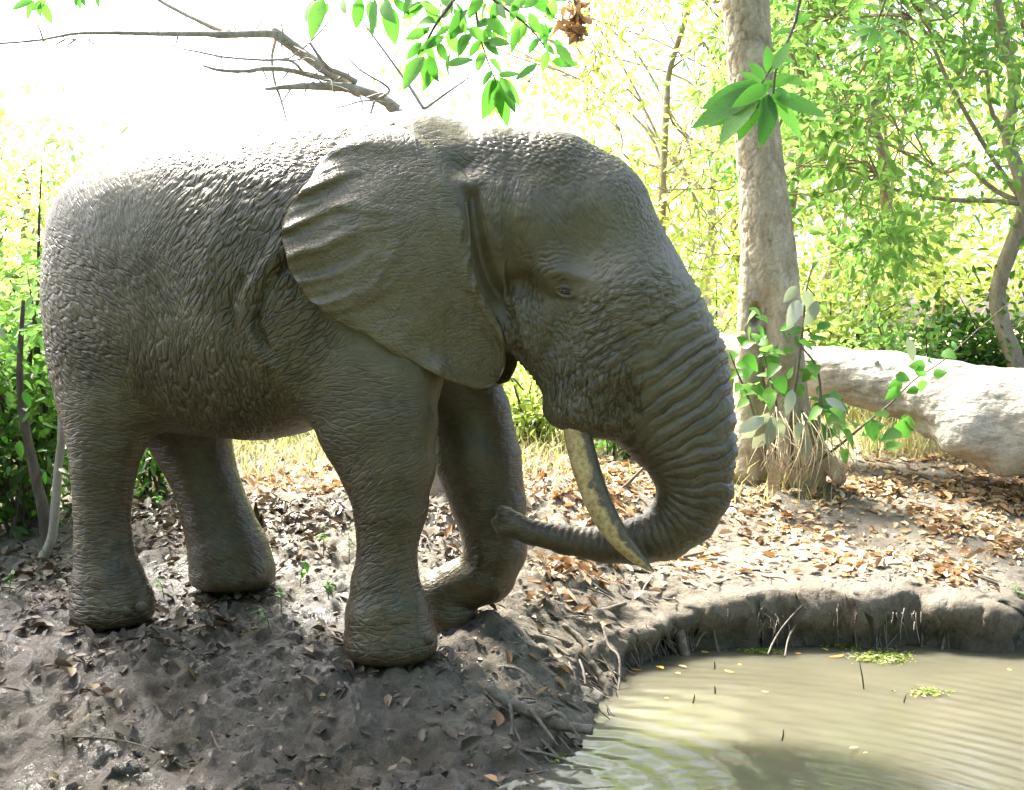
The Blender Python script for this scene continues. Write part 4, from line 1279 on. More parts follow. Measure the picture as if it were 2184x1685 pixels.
upz = sstep(2.0, 3.0, tv[:, 2] + .35 * noise(tv * 3, 9) - .9 * (tv[:, 0] - 2.6))
tdsp = (.10 * np.clip(f2 - f1, 0, .15) - .006) * (.25 + .75 * upz) + .010 * fbm(tv * 6, 3, 6)
troot = empty('hollow_tree', (2.5, TD, gz_at(2.5, TD)))
tag(troot, 'big twin-stemmed tree with flaking bark and a dark hollow beside the fallen log', 'tree')
to_ = np.array([2.5, TD, gz_at(2.5, TD)])
obj('trunk', mesh_np('trunk', tv + tn * tdsp[:, None] - to_, tq), BARK_T, troot)
# its limbs and crown spread out above
tl_ = [((1560, -500), (-1.6, 9.3, 7.2)), ((1560, -500), (3.0, 10.5, 8.2)), ((1560, -520), (5.6, 15.5, 8.5)), ((1565, -430), (.35, 7.0, 6.4)), ((1560, -500), (4.6, 13.0, 8.0))]
P_, Dv = [], []
for (a, b) in tl_:
    pth = limb_path(at(a[0], a[1], TD), b, 8, .08, .35)
    tube('limb', np.c_[pth - to_, np.linspace(.15, .03, 8)], 8, 30, BARK, troot, .15, 3)
    for k in range(34 if b[1] > 7.5 else 16):
        c = pth[RNG.integers(3, 8)] + RNG.normal(0, .8, 3) * [1, 1, .5]
        if b[1] <= 7.5: c[2] = max(c[2], 5.9)
        P_.append(c + RNG.normal(0, .3, (60, 3))); Dv.append(RNG.normal(0, 1, (60, 3)) + [0, 0, -.3])
P_ = np.vstack(P_) - to_; Dv = np.vstack(Dv)
ok = project(P_ + to_)[1] < -60
V_, f_, r_ = leaf_cloud(P_[ok], Dv[ok], .15 * RNG.uniform(.7, 1.2, ok.sum()), .45)
tag(obj('crown', mesh_np('crown', V_, f_, attrs={'rnd': r_}), G_LEAF, troot), kind='stuff')

# the fallen log
lv, lq, ln_ = fat([cn((1440, 722, 13.7, 16), (1520, 735, 13.5, 26), (1640, 772, 13.2, 46), (1780, 800, 12.9, 56), (1900, 818, 12.6, 66), (2020, 856, 12.2, 84), (2120, 888, 11.9, 102), (2250, 905, 11.6, 120), (2480, 915, 11.3, 130)),
                   cn((2000, 850, 12.1, 62), (2075, 925, 11.75, 66), (2150, 955, 11.6, 62)), cn((2120, 900, 12, 90), (2200, 960, 11.8, 60))],
                  .034, .07, [(at(2030, 1000, 11.55), (.34, .4, .14)), (at(1925, 905, 12.1), (.22, .5, .10))])
f1, f2 = cells(np.c_[lv[:, 0] * 2.2, lv[:, 1] * 5, lv[:, 2] * 7], 310)
ldsp = .02 * np.clip(f2 - f1, 0, .35) + .016 * fbm(lv * [1.0, 5, 7], 4, 311) + .008 * fbm(lv * 16, 3, 312)
lroot = tag(empty('fallen_log', at(2100, 1000, 11.8) * [1, 1, 0] + [0, 0, gz_at(4.5, 11.8)]), 'thick pale weathered log lying behind the leaf-strewn bank against the hollow tree', 'log')
lo3 = np.array(lroot.location)
obj('trunk', mesh_np('trunk', lv + ln_ * ldsp[:, None] - lo3, lq), BARK_L, lroot)
for a, b, r in (((1925, 838, 12.35), (1975, 818, 12.1), 9), ((1850, 800, 12.6), (1872, 770, 12.4), 7)):
    tube('branch_stub', np.c_[np.array([at(*a), at(*b)]) - lo3, [r * 12 / F * 1.3, r * 12 / F * .6]], 8, 8, BARK_L, lroot, .2, 2)

# ------------------------------------------------------------------ bare dead branches behind the shoulders
BD = 11.0
droot = empty('dead_tree', base_at(930, BD))
dz0 = np.array(droot.location)
tag(droot, 'bare dead tree whose grey branches stick out above the back of the elephant', 'tree')
def dead(name, pts, D0=BD, D1=BD, parent=droot, org=None, mat=BARK_P, sides=8, rough=.25):
    org = dz0 if org is None else org
    rows = []
    for i, (px, py, r) in enumerate(pts):
        D = D0 + (D1 - D0) * i / max(1, len(pts) - 1)
        rows.append(np.r_[at(px, py, D) - org, r * D / F])
    return tube(name, rows, sides, len(pts) * 6, mat, parent, rough, len(pts))
dead('trunk', [(935, 1080, 26), (925, 850, 24), (910, 600, 22), (885, 400, 20), (866, 300, 18), (845, 235, 15)])
B1 = dead('branch', [(845, 235, 15), (820, 215, 12), (775, 195, 11), (720, 185, 10), (660, 184, 8), (610, 186, 6), (566, 190, 3)], BD, BD - .3)
B2 = dead('branch', [(770, 200, 11), (735, 180, 12), (690, 145, 12), (640, 110, 12), (600, 80, 12), (578, 64, 11)], BD, BD - .2)
B3 = dead('branch', [(590, 72, 9), (540, 72, 8), (485, 74, 8), (420, 72, 6), (330, 72, 5), (240, 70, 4), (160, 72, 3.2), (80, 86, 2.5), (-30, 95, 2)], BD - .2, BD - .8)
B4 = dead('branch', [(490, 72, 7), (455, 58, 6), (420, 42, 5), (385, 25, 4.5), (340, 0, 4), (310, -30, 3)], BD - .3, BD + .2)
dead('branch', [(745, 186, 7), (705, 170, 6), (660, 160, 6), (605, 148, 5.5), (560, 147, 5), (520, 152, 4), (470, 150, 3.5), (432, 140, 2)], BD, BD - .5)
dead('branch', [(760, 175, 7), (730, 158, 6), (700, 145, 5), (680, 120, 3.5), (660, 90, 2.5)], BD - .1, BD - .4)
dead('branch', [(650, 158, 3), (620, 130, 3), (560, 128, 2.6), (480, 122, 2.4), (420, 110, 2), (388, 104, 1.6), (360, 92, 1.2), (330, 60, 1)], BD - .2, BD - .6)
for k, l in enumerate([[(590, 75, 4), (580, 120, 3.5), (585, 170, 3), (600, 215, 2.5), (612, 260, 1.5)], [(700, 184, 3), (735, 160, 2), (770, 150, 1.2)], [(905, 235, 4), (870, 180, 3.5), (820, 110, 2.5), (770, 40, 1.6), (740, -20, 1)],
                       [(905, 232, 4), (950, 200, 3), (1000, 165, 1.5)], [(800, 215, 4), (830, 190, 3), (770, 150, 2), (730, 110, 1.5)], [(620, 190, 2), (600, 220, 1.5), (585, 250, 1)], [(640, 110, 2.5), (690, 60, 1.8), (720, 10, 1)],
                       [(250, 70, 1.6), (235, 60, 1.2), (228, 50, .8)], [(540, 72, 2), (560, 40, 1.5), (575, 10, 1)], [(720, 230, 2), (780, 215, 2), (840, 220, 1.5)], [(560, 147, 2), (570, 175, 1.5), (560, 200, 1)], [(470, 122, 1.4), (500, 150, 1), (520, 175, .8)]]):
    dead('twig', l, BD - .1 * (k % 3), BD - .4 + .2 * (k % 4), parent=(B3 if l[0][0] < 600 and l[0][1] < 80 else B1), sides=5)
for k in range(38):
    br = [[(845, 235), (720, 185), (566, 190)], [(770, 200), (640, 110), (578, 64)], [(590, 72), (330, 72), (0, 93)], [(745, 186), (605, 148), (432, 140)]][k % 4]
    t = RNG.uniform(.1, .95); i = 0 if t < .5 else 1; f = (t - .5 * i) * 2
    a = np.array(br[i]) + (np.array(br[i + 1]) - np.array(br[i])) * f
    an = RNG.uniform(0, 6.28); L_ = RNG.uniform(18, 60)
    m = a + .5 * L_ * np.array([math.cos(an), math.sin(an)]) + RNG.normal(0, 4, 2)
    e = a + L_ * np.array([math.cos(an + RNG.normal(0, .4)), math.sin(an + RNG.normal(0, .4))])
    dead('twig', [(a[0], a[1], 2.6), (m[0], m[1], 1.7), (e[0], e[1], .9)], BD - .2, BD - .2 + RNG.normal(0, .25), parent=(B1, B2, B3, B1)[k % 4], sides=4)
dead('branch', [(892, 430, 12), (905, 330, 9), (906, 270, 6), (905, 235, 4.5)])

# unseen trees behind and beside the camera, added to block frontal skylight
def copy_tree(o, parent=None):
    c = o.copy(); col.objects.link(c); c.parent = parent
    for ch in o.children:
        copy_tree(ch, c)
    return c
near0 = tree('skylight_screen_tree', 'unseen broad tree added on the near shore to block skylight', (-6.5, -2.5, gz_at(-6.5, -2.5)), 6.5, .2, (0, 0, 4.6), (2.8, 2.4, 3.4), 100, 44, .30, G_LEAF, BARK, nlimb=8, clump_r=.8, group='unseen trees added to block skylight', hollow=.35)
for x_, y_, a_ in ((-2.6, -4.5, 1.0), (1.8, -4.2, 2.2), (5.8, -2.8, 3.3), (9.6, .6, 4.1), (-9.8, 1.6, 5.2), (11, 5, .6), (-1, -8, 2.9), (4, -8, 5.5)):
    c = copy_tree(near0); c.location = (x_, y_, -.45); c.rotation_euler = (0, 0, a_)
# ------------------------------------------------------------------ broad single leaves (each one a part)
def leaf_mesh(name, L=1.0, W=.4, curl=.12, fold=.10, tipp=.5, n=6, lobes=0.0):
    rows = []
    for i in range(n + 1):
        t = i / n
        w = W * .5 * (math.sin(math.pi * min(1, t ** tipp)) ** .8 if 0 < t < 1 else 0.02)
        z = -curl * t * t
        rows.append([(t * L, -w, z + fold * w * 2), (t * L, 0, z), (t * L, w, z + fold * w * 2)])
    V_ = np.array(rows).reshape(-1, 3)
    f = []
    for i in range(n):
        a = i * 3
        f += [(a, a + 3, a + 4, a + 1), (a + 1, a + 4, a + 5, a + 2)]
    return mesh_np(name, V_, np.array(f))
def frame(d, up):
    d = np.asarray(d, float); d = d / np.linalg.norm(d)
    s = np.cross(np.asarray(up, float), d)
    if np.linalg.norm(s) < 1e-4: s = np.cross((1, 0, 0), d)
    s /= np.linalg.norm(s)
    w = np.cross(d, s)
    return Matrix(((d[0], s[0], w[0], 0), (d[1], s[1], w[1], 0), (d[2], s[2], w[2], 0), (0, 0, 0, 1)))
def mats(me, mat):
    me.materials.append(mat); return me
OVAL = [mats(leaf_mesh('leaf', 1, .40, .15, .10, .8), B_LEAF), mats(leaf_mesh('leaf', 1, .46, .28, .16, .85), B_LEAF), mats(leaf_mesh('leaf', 1, .34, .05, .05, .75), B_LEAF)]
PALE = [mats(leaf_mesh('leaf', 1, .42, .2, .1, .85), P_LEAF), mats(leaf_mesh('leaf', 1, .5, .35, .2, .8), P_LEAF)]
DEAD = [mats(leaf_mesh('leaf', 1, .55, .5, .5, .8), R_LEAF), mats(leaf_mesh('leaf', 1, .5, -.4, .6, .9), R_LEAF)]
HEART = [mats(leaf_mesh('leaf', 1, .75, .2, .1, .62), B_LEAF), mats(leaf_mesh('leaf', 1, .68, .3, .15, .6), B_LEAF)]
def put_leaf(root, org, p, d, up, size, kinds):
    o = bpy.data.objects.new('leaf', kinds[RNG.integers(len(kinds))])
    o.parent = root
    o.matrix_local = Matrix.Translation(Vector(p) - Vector(org)) @ frame(d, up) @ Matrix.Scale(size, 4)
    col.objects.link(o)
    return o
def px_dir(a, b, D, dy=0.0):
    """direction that runs from picture point a to b at depth D, tipping dy towards the camera"""
    v = at(b[0], b[1], D) - at(a[0], a[1], D)
    n = np.linalg.norm(v)
    return v / n + np.array([0, -dy, 0]), n

# the branch that hangs in from above: leaf base, leaf tip
HD = 6.3
hroot = empty('hanging_branch', at(1010, -260, HD))
horg = np.array(hroot.location)
tag(hroot, 'leafy branch with broad green leaves hanging in above the shoulders of the elephant', 'branch')
def twig(pts, D, root, org, mat=TWIG, name='twig', sides=6):
    tube(name, [np.r_[at(px, py, D) - org, r * D / F] for px, py, r in pts], sides, len(pts) * 5, mat, root, .1, 1)
stem = np.array([(.35, 7.0, 6.4), tuple(at(1015, -420, HD + .2)), tuple(at(1010, -200, HD)), tuple(at(1012, -40, HD)), tuple(at(1020, 60, HD)), tuple(at(1040, 130, HD)), tuple(at(1058, 175, HD))]) - horg
tube('stem', np.c_[stem, [.035, .02, .014, .009, .006, .004, .003]], 7, 50, TWIG, hroot, .1, 2)
twig([(1012, -60, 5), (960, 10, 4), (925, 60, 3), (900, 110, 2)], HD, hroot, horg)
twig([(1010, -150, 6), (900, -60, 5), (800, -20, 4), (740, -10, 3), (670, 0, 2)], HD, hroot, horg)
twig([(1012, -30, 4), (1080, 20, 3), (1130, 60, 2), (1170, 110, 1.5)], HD, hroot, horg)
HL = [((672, -6), (655, 58)), ((690, -4), (664, 76)), ((728, -2), (742, 44)), ((770, -6), (752, 56)), ((790, 0), (795, 52)), ((800, -4), (792, 72)), ((818, 0), (838, 66)), ((826, 10), (842, 82)), ((840, 0), (870, 24)), ((700, 6), (683, 40)),
      ((905, 60), (850, 62)), ((912, 66), (868, 78)), ((905, 74), (912, 36)), ((930, 48), (875, 38)), ((900, 90), (868, 122)), ((912, 95), (925, 136)), ((905, 120), (860, 178)), ((915, 118), (928, 168)), ((930, 130), (905, 190)), ((935, 92), (950, 130)),
      ((940, 30), (900, 10)), ((945, 40), (965, 0)), ((960, 20), (940, -20)), ((960, 56), (925, 70)), ((985, 48), (950, 80)), ((1000, 60), (970, 66)), ((1008, 70), (985, 98)), ((1020, 60), (1050, 30)), ((1022, 70), (1060, 70)), ((1025, 85), (1002, 118)),
      ((1030, 90), (1066, 112)), ((1036, 110), (1012, 146)), ((1042, 125), (1080, 150)), ((1050, 150), (1030, 178)), ((1056, 165), (1040, 246)), ((1060, 168), (1064, 236)), ((1060, 170), (1082, 260)), ((1064, 165), (1110, 215)), ((1062, 172), (1030, 200)),
      ((1062, 160), (1105, 158)), ((1090, 25), (1120, -6)), ((1100, 32), (1130, 40)), ((1125, 50), (1100, 84)), ((1130, 60), (1165, 70)), ((1150, 80), (1128, 110)), ((1160, 95), (1190, 112)), ((1168, 108), (1158, 146)), ((1150, 86), (1180, 60)), ((1110, 44), (1090, 70)),
      ((1066, 178), (1100, 232)), ((880, -10), (862, 30)), ((860, -20), (880, 16)), ((1000, 20), (978, 40)), ((1004, 0), (1040, 10))]
for k in range(40):
    t_ = RNG.random(); a = (900 + 290 * RNG.random(), -10 + 150 * RNG.random() ** 1.5)
    an = RNG.normal(1.4, .9); HL.append((a, (a[0] + 52 * math.cos(an), a[1] + 52 * math.sin(an))))
for a, b in HL:
    d, n = px_dir(a, b, HD, RNG.normal(0, .35))
    put_leaf(hroot, horg, at(a[0], a[1], HD + RNG.normal(0, .06)), d, (RNG.normal(0, .5), -1, RNG.normal(.3, .3)), n * 1.12, OVAL)
# dead leaves caught in the twigs
kroot = empty('dead_leaf_cluster', at(1232, 20, HD + .6))
korg = np.array(kroot.location)
tag(kroot, 'clump of dry brown leaves hanging among the green leaves above the head', 'dead leaves')
twig([(1100, -150, 4), (1180, -60, 3), (1225, 0, 3), (1235, 60, 2), (1228, 100, 1)], HD + .6, kroot, korg)
for k in range(44):
    a = (1230 + RNG.normal(0, 14), RNG.uniform(-10, 75)); b = (a[0] + RNG.normal(0, 20), a[1] + RNG.normal(16, 14))
    d, n = px_dir(a, b, HD + .6, RNG.normal(0, .6))
    put_leaf(kroot, korg, at(a[0], a[1], HD + .6 + RNG.normal(0, .05)), d, RNG.normal(0, 1, 3), RNG.uniform(.06, .09), DEAD)

# sprig in front of the hollow tree
SD = 7.0
sroot = empty('leafy_sprig', at(1710, -120, SD)); sorg = np.array(sroot.location)
tag(sroot, 'sprig of long bright green leaves dangling in front of the hollow tree trunk', 'branch')
tube('stem', np.c_[np.array([(3.0, 10.5, 8.2), (2.4, 8.2, 6.2), tuple(at(1730, -160, SD)), tuple(at(1706, 0, SD)), tuple(at(1692, 60, SD)), tuple(at(1662, 120, SD)), tuple(at(1630, 168, SD)), tuple(at(1612, 196, SD))]) - sorg, [.02, .014, .011, .009, .008, .007, .005, .003]], 7, 60, TWIG, sroot, .1, 2)
twig([(1662, 118, 3), (1652, 165, 3), (1650, 200, 2)], SD, sroot, sorg)
SL = [((1625, 180), (1545, 200)), ((1622, 184), (1500, 218)), ((1618, 190), (1482, 262)), ((1620, 192), (1512, 268)), ((1616, 196), (1540, 290)), ((1612, 196), (1522, 316)), ((1614, 198), (1570, 300)), ((1628, 176), (1580, 150)), ((1632, 170), (1600, 132)), ((1640, 160), (1640, 96)),
      ((1650, 150), (1690, 80)), ((1660, 122), (1700, 130)), ((1655, 160), (1720, 186)), ((1652, 190), (1700, 205)), ((1650, 200), (1756, 256)), ((1650, 204), (1710, 290)), ((1640, 200), (1622, 318)), ((1636, 196), (1640, 280)), ((1628, 200), (1590, 250)), ((1646, 190), (1680, 240)),
      ((1630, 190), (1560, 180)), ((1636, 180), (1560, 232)), ((1640, 185), (1700, 160)), ((1626, 196), (1540, 240)), ((1690, 62), (1650, 70)), ((1695, 50), (1730, 30)), ((1648, 170), (1610, 210)), ((1634, 200), (1660, 250)), ((1700, 20), (1668, 10))]
for a, b in SL:
    d, n = px_dir(a, b, SD, RNG.normal(0, .3))
    put_leaf(sroot, sorg, at(a[0], a[1], SD + RNG.normal(0, .05)), d, (RNG.normal(0, .4), -1.2, .45), n * 1.05, [OVAL[0], OVAL[2]])
uroot = empty('leafy_sprig', at(1880, -160, SD)); uorg = np.array(uroot.location)
tag(uroot, 'sprig of long bright green leaves dangling right of the hollow tree', 'branch')
tube('stem', np.c_[np.array([(3.0, 10.5, 8.2), tuple(at(1930, -260, SD + .4)), tuple(at(1900, -60, SD)), tuple(at(1885, 10, SD)), tuple(at(1868, 60, SD))]) - uorg, [.016, .011, .008, .006, .003]], 6, 40, TWIG, uroot, .1, 2)
for a, b in [((1870, 58), (1786, 60)), ((1868, 60), (1800, 86)), ((1870, 56), (1820, 34)), ((1880, 40), (1950, 62)), ((1876, 50), (1930, 90)), ((1868, 62), (1850, 110)), ((1868, 62), (1890, 118)), ((1884, 20), (1840, 4)), ((1886, 16), (1940, 20)), ((1872, 54), (1812, 110)), ((1890, 0), (1960, -8)), ((1874, 52), (1905, 30))]:
    d, n = px_dir(a, b, SD, RNG.normal(0, .3))
    put_leaf(uroot, uorg, at(a[0], a[1], SD + RNG.normal(0, .05)), d, (RNG.normal(0, .3), -.6, 1), n * 1.05, [OVAL[0], OVAL[2]])
# leaves top left
vroot = empty('leafy_sprig', at(90, -120, 8.0)); vorg = np.array(vroot.location)
tag(vroot, 'few broad green leaves dangling over the open sky above the dead branch', 'branch')
tube('stem', np.c_[np.array([(-6.6, 11.0, 6.6), (-4.6, 9.0, 5.6), tuple(at(150, -120, 8)), tuple(at(100, -10, 8)), tuple(at(70, 0, 8))]) - vorg, [.02, .014, .008, .005, .003]], 6, 40, TWIG, vroot, .1, 2)
for a, b in [((70, 0), (30, 20)), ((75, 0), (50, 36)), ((85, 0), (84, 34)), ((90, 4), (104, 48)), ((100, 0), (66, 26)), ((165, -8), (160, 14)), ((175, -8), (184, 16)), ((205, -10), (215, 18)), ((140, -60), (170, 10))]:
    d, n = px_dir(a, b, 8, RNG.normal(0, .3))
    put_leaf(vroot, vorg, at(a[0], a[1], 8), d, (RNG.normal(0, .5), -1, .3), n * 1.1, OVAL)

# climbing plant round the foot of the hollow tree
croot = empty('climbing_plant', base_at(1660, 11.9)); corg = np.array(croot.location)
tag(croot, 'climbing plant with green and dusty pale leaves round the foot of the hollow tree', 'plant')
CL = 11.75
stems = [[(1690, 1000, 4), (1685, 900, 4), (1700, 800, 3.5), (1712, 700, 3), (1720, 620, 2), (1735, 560, 1.5)], [(1700, 1000, 5), (1740, 930, 4), (1750, 850, 3), (1740, 780, 2.5), (1700, 730, 2)], [(1640, 1010, 4), (1620, 930, 3.5), (1600, 860, 3), (1575, 800, 2), (1555, 750, 1.5)],
         [(1660, 1005, 4), (1650, 930, 4), (1655, 860, 3), (1640, 800, 2), (1625, 740, 1.5)], [(1720, 1000, 4), (1790, 950, 3), (1850, 900, 2.5), (1900, 860, 2), (1950, 810, 1.5), (2010, 770, 1.5), (2100, 690, 1.2), (2160, 640, 1)]]
for st in stems:
    twig(st, CL, croot, corg)
def scatter(n, box_, kinds, smin_, smax_, D=CL, sp=.25, root=croot, org=corg):
    for k in range(n):
        px, py = RNG.uniform(box_[0], box_[2]), RNG.uniform(box_[1], box_[3])
        put_leaf(root, org, at(px, py, D + RNG.normal(0, sp)), RNG.normal(0, 1, 3) * [1, .7, .6] + [0, -.3, -.25], (RNG.normal(0, .4), -.7, .9), RNG.uniform(smin_, smax_), kinds)
scatter(26, (1555, 730, 1660, 860), HEART, .12, .2)
scatter(34, (1640, 700, 1770, 880), HEART + OVAL, .13, .22)
scatter(14, (1680, 830, 1800, 960), HEART, .12, .2)
scatter(10, (1560, 660, 1640, 780), HEART, .12, .18)
scatter(16, (1780, 880, 1960, 960), HEART, .14, .24)
for a, b in [((1630, 890), (1575, 915)), ((1640, 880), (1600, 940)), ((1650, 885), (1640, 945)), ((1660, 890), (1676, 940)), ((1690, 830), (1676, 880)), ((1705, 640), (1680, 690)), ((1712, 620), (1740, 660)), ((1700, 610), (1675, 640)), ((1760, 850), (1800, 870)), ((1745, 640), (1720, 690)), ((1650, 900), (1610, 960)), ((1700, 900), (1716, 950)), ((1720, 930), (1712, 980)), ((1935, 720), (1950, 765))]:
    d, n = px_dir(a, b, CL - .3, RNG.normal(.1, .3))
    put_leaf(croot, corg, at(a[0], a[1], CL - .3), d, (RNG.normal(0, .4), -1, .4), n * 1.15, PALE)
for px, py in [(1910, 800), (1925, 815), (1950, 790), (1965, 810), (1975, 780), (1990, 800), (2010, 750), (1960, 830), (1920, 830), (2030, 740), (1985, 770)]:
    put_leaf(croot, corg, at(px, py, CL - .1), RNG.normal(0, 1, 3) * [1, .5, .5] + [0, 0, -.5], (0, -1, .3), RNG.uniform(.12, .17), HEART)
# hanging dry strips and fibres at the tree foot
DRY = simple_mat('dry_fibre', (.34, .27, .16), .8, 12, .35)
froot = empty('dry_fibre_tuft', base_at(1720, 11.7)); forg = np.array(froot.location)
tag(froot, 'tangle of dry hanging fibres and thin roots at the foot of the hollow tree', 'dry stems')
for k in range(60):
    x0 = RNG.uniform(1630, 1790); y0 = RNG.uniform(860, 960)
    x1 = x0 + RNG.normal(15, 35); y1 = RNG.uniform(990, 1045)
    D0 = 11.8 + RNG.normal(0, .12)
    p0, p1 = at(x0, y0, D0), at(x1, y1, D0 - .35)
    p1[2] = max(p1[2], gz_at(p1[0], p1[1]) + .01)
    m_ = (p0 + p1) / 2 + [RNG.normal(0, .07), -.12, .06]
    tube('fibre', np.c_[np.array([p0, m_, p1]) - forg, [.006, .005, .003]], 4, 9, DRY, froot)
for (a, b, w) in (((1652, 975), (1640, 1050), .03), ((1660, 980), (1652, 1060), .025)):
    d, n = px_dir(a, b, 11.2, 0)
    put_leaf(froot, forg, at(a[0], a[1], 11.2), d, (0, -1, 0), n, [mats(leaf_mesh('dry_strip', 1, .2, .1, .3, .9), DRY)]).name = 'dry_strip'

# saplings beside the rump
for pts, D, lab, mt in (([(50, 640, 4), (42, 780, 7), (48, 880, 9), (72, 1000, 11), (92, 1090, 13), (100, 1160, 14)], 9.4, 'dark slanting sapling stem standing left of the grey one', BARK_D),
                        ([(122, 600, 5), (126, 760, 6), (131, 920, 8), (124, 1000, 9), (117, 1090, 10), (110, 1150, 10), (92, 1192, 12)], 9.2, 'slim grey sapling stem curving at its foot close to the hind leg', BARK_P)):
    b0 = at(pts[-1][0], pts[-1][1], D); b0[2] = gz_at(b0[0], b0[1])
    r_ = tag(empty('sapling', b0), lab, 'sapling')
    rows = [np.r_[at(px, py, D) - b0, r * D / F] for px, py, r in pts] + [np.array([-.02, 0, -.1, .05])]
    tube('stem', rows, 9, 40, mt, r_, .15, 4)
    for k in range(22):
        px = pts[0][0] + RNG.normal(0, 38); py = RNG.uniform(620, 1040)
        put_leaf(r_, b0, at(px, py, D + RNG.normal(0, .2)), RNG.normal(0, 1, 3) + [0, 0, -.3], (0, -.6, 1), RNG.uniform(.08, .15), OVAL)

# ------------------------------------------------------------------ grass and dry herbage beyond the bank
def blades(n, box_, hmin, hmax):
    x = RNG.uniform(box_[0], box_[2], n); y = RNG.uniform(box_[1], box_[3], n)
    k = noise(np.c_[x * .9, y * .9, x * 0], 91) > -.25
    x, y = x[k], y[k]; n = len(x)
    z = ground_z(np.c_[x, y])[0]
    h = RNG.uniform(hmin, hmax, n); a = RNG.uniform(0, 6.28, n); bend = RNG.uniform(.2, 1.1, n) * h
    w = RNG.uniform(.004, .010, n)
    dx, dy = np.cos(a), np.sin(a)
    V_ = np.zeros((n, 5, 3))
    for j, (t, ww) in enumerate(((0, 1), (0, -1), (.55, .8), (.55, -.8), (1, 0))):
        V_[:, j, 0] = x + dx * bend * t * t - dy * w * ww; V_[:, j, 1] = y + dy * bend * t * t + dx * w * ww; V_[:, j, 2] = z - .01 + h * t * (1 - .25 * t * bend / h)
    k = np.arange(n)[:, None] * 5
    return V_.reshape(-1, 3), [k + [0, 1, 3, 2], k + [2, 3, 4]], np.repeat(RNG.random(n), 5)
for (n, box_, h0, h1, lab) in ((14000, (-7, 11.4, 3.0, 19), .06, .34, 'dry yellowish grass growing behind the elephant'), (11000, (3.0, 13.0, 9, 19.5), .2, .85, 'tall dry grass growing beyond the fallen log'), (6000, (-14, 16, 14, 32), .3, .8, 'sunlit grass of the far clearing')):
    v_, f_, r_ = blades(n, box_, h0, h1)
    tag(obj('grass', mesh_np('grass', v_, f_, attrs={'rnd': r_}), S_GRASS), lab, 'grass', kind='stuff')

# ------------------------------------------------------------------ fallen leaves
F_LEAF = leaf_mat('fallen_leaf', [(0, (.24, .125, .05)), (.3, (.40, .235, .11)), (.65, (.52, .355, .19)), (1, (.58, .46, .29))], [(0, (.2, .1, .04)), (1, (.4, .26, .12))], .18, .6)
F_LEAF1 = leaf_mat('fallen_leaf_single', [(0, (.20, .115, .055)), (.35, (.33, .205, .11)), (.7, (.43, .30, .18)), (1, (.5, .40, .27))], [(0, (.2, .1, .04)), (1, (.4, .26, .12))], .18, .6, True)
MUD_LEAF = leaf_mat('muddy_leaf', [(0, (.05, .04, .03)), (.4, (.09, .072, .052)), (.8, (.14, .115, .085)), (1, (.2, .14, .07))], [(0, (.05, .03, .02)), (1, (.12, .07, .03))], .1, .5)
PATCH = [(1470, 1225, 55, 28, 1.5), (1600, 1000, 45, 60, 1.0), (1900, 1060, 280, 55, 1.2), (1800, 1120, 240, 45, .9), (1600, 1150, 120, 28, .9), (2030, 1240, 45, 40, 1.6), (1800, 1262, 30, 14, 1.4), (1780, 1200, 60, 40, .7), (1250, 1060, 150, 60, 1.2), (1300, 1110, 120, 30, .8),
         (1170, 1210, 110, 45, .7), (2130, 1180, 50, 40, .8), (640, 1090, 110, 90, .9), (960, 1140, 60, 60, .9), (340, 1130, 130, 90, .6), (1150, 1260, 80, 40, .45), (1690, 1180, 60, 24, .8), (1980, 1140, 160, 50, .8), (2150, 1060, 90, 50, 1.1), (300, 1330, 420, 130, .30), (800, 1460, 260, 110, .18), (150, 1230, 220, 60, .45)]
def litter_density(px, py):
    d = np.zeros(len(px))
    for a, b, rx, ry, w in PATCH:
        d = np.maximum(d, w * np.exp(-((px - a) / rx) ** 2 - ((py - b) / ry) ** 2))
    return d
n = 90000
x = RNG.uniform(-5, 6.5, n); y = 6.3 + 8.2 * RNG.random(n)
zz, dd = ground_z(np.c_[x, y])
px, py = project(np.c_[x, y, zz])
dn_ = litter_density(px, py) + .05
dn_ *= .25 + 1.4 * sstep(-.35, .35, fbm(np.c_[x * 2.6, y * 2.6, x * 0], 3, 95))
ok = (RNG.random(n) < dn_ * .62) & (dd > .16) & (px > -250) & (px < 2450)
x, y, zz, px, py, dd = x[ok], y[ok], zz[ok], px[ok], py[ok], dd[ok]
gxn = (ground_z(np.c_[x + .04, y])[0] - zz) / .04; gyn = (ground_z(np.c_[x, y + .04])[0] - zz) / .04
muddy = (px < 1080 + 80 * RNG.normal(0, 1, len(px))) & (py > 1060)
big = np.where(muddy, 0, 1) * (dd > .3) * (y < 12.3)
order = np.argsort(-(big * 10 / y + .2 * RNG.random(len(y))))
single = order[:290][big[order[:290]] > 0]
rest = np.setdiff1d(np.arange(len(x)), single)
def leaf_dirs(idx):
    a = RNG.uniform(0, 6.28, len(idx))
    d = np.c_[np.cos(a), np.sin(a), np.cos(a) * gxn[idx] + np.sin(a) * gyn[idx] + RNG.normal(0, .28, len(idx))]
    u = np.c_[-gxn[idx], -gyn[idx], np.ones(len(idx))] + RNG.normal(0, .35, (len(idx), 3))
    return d, u
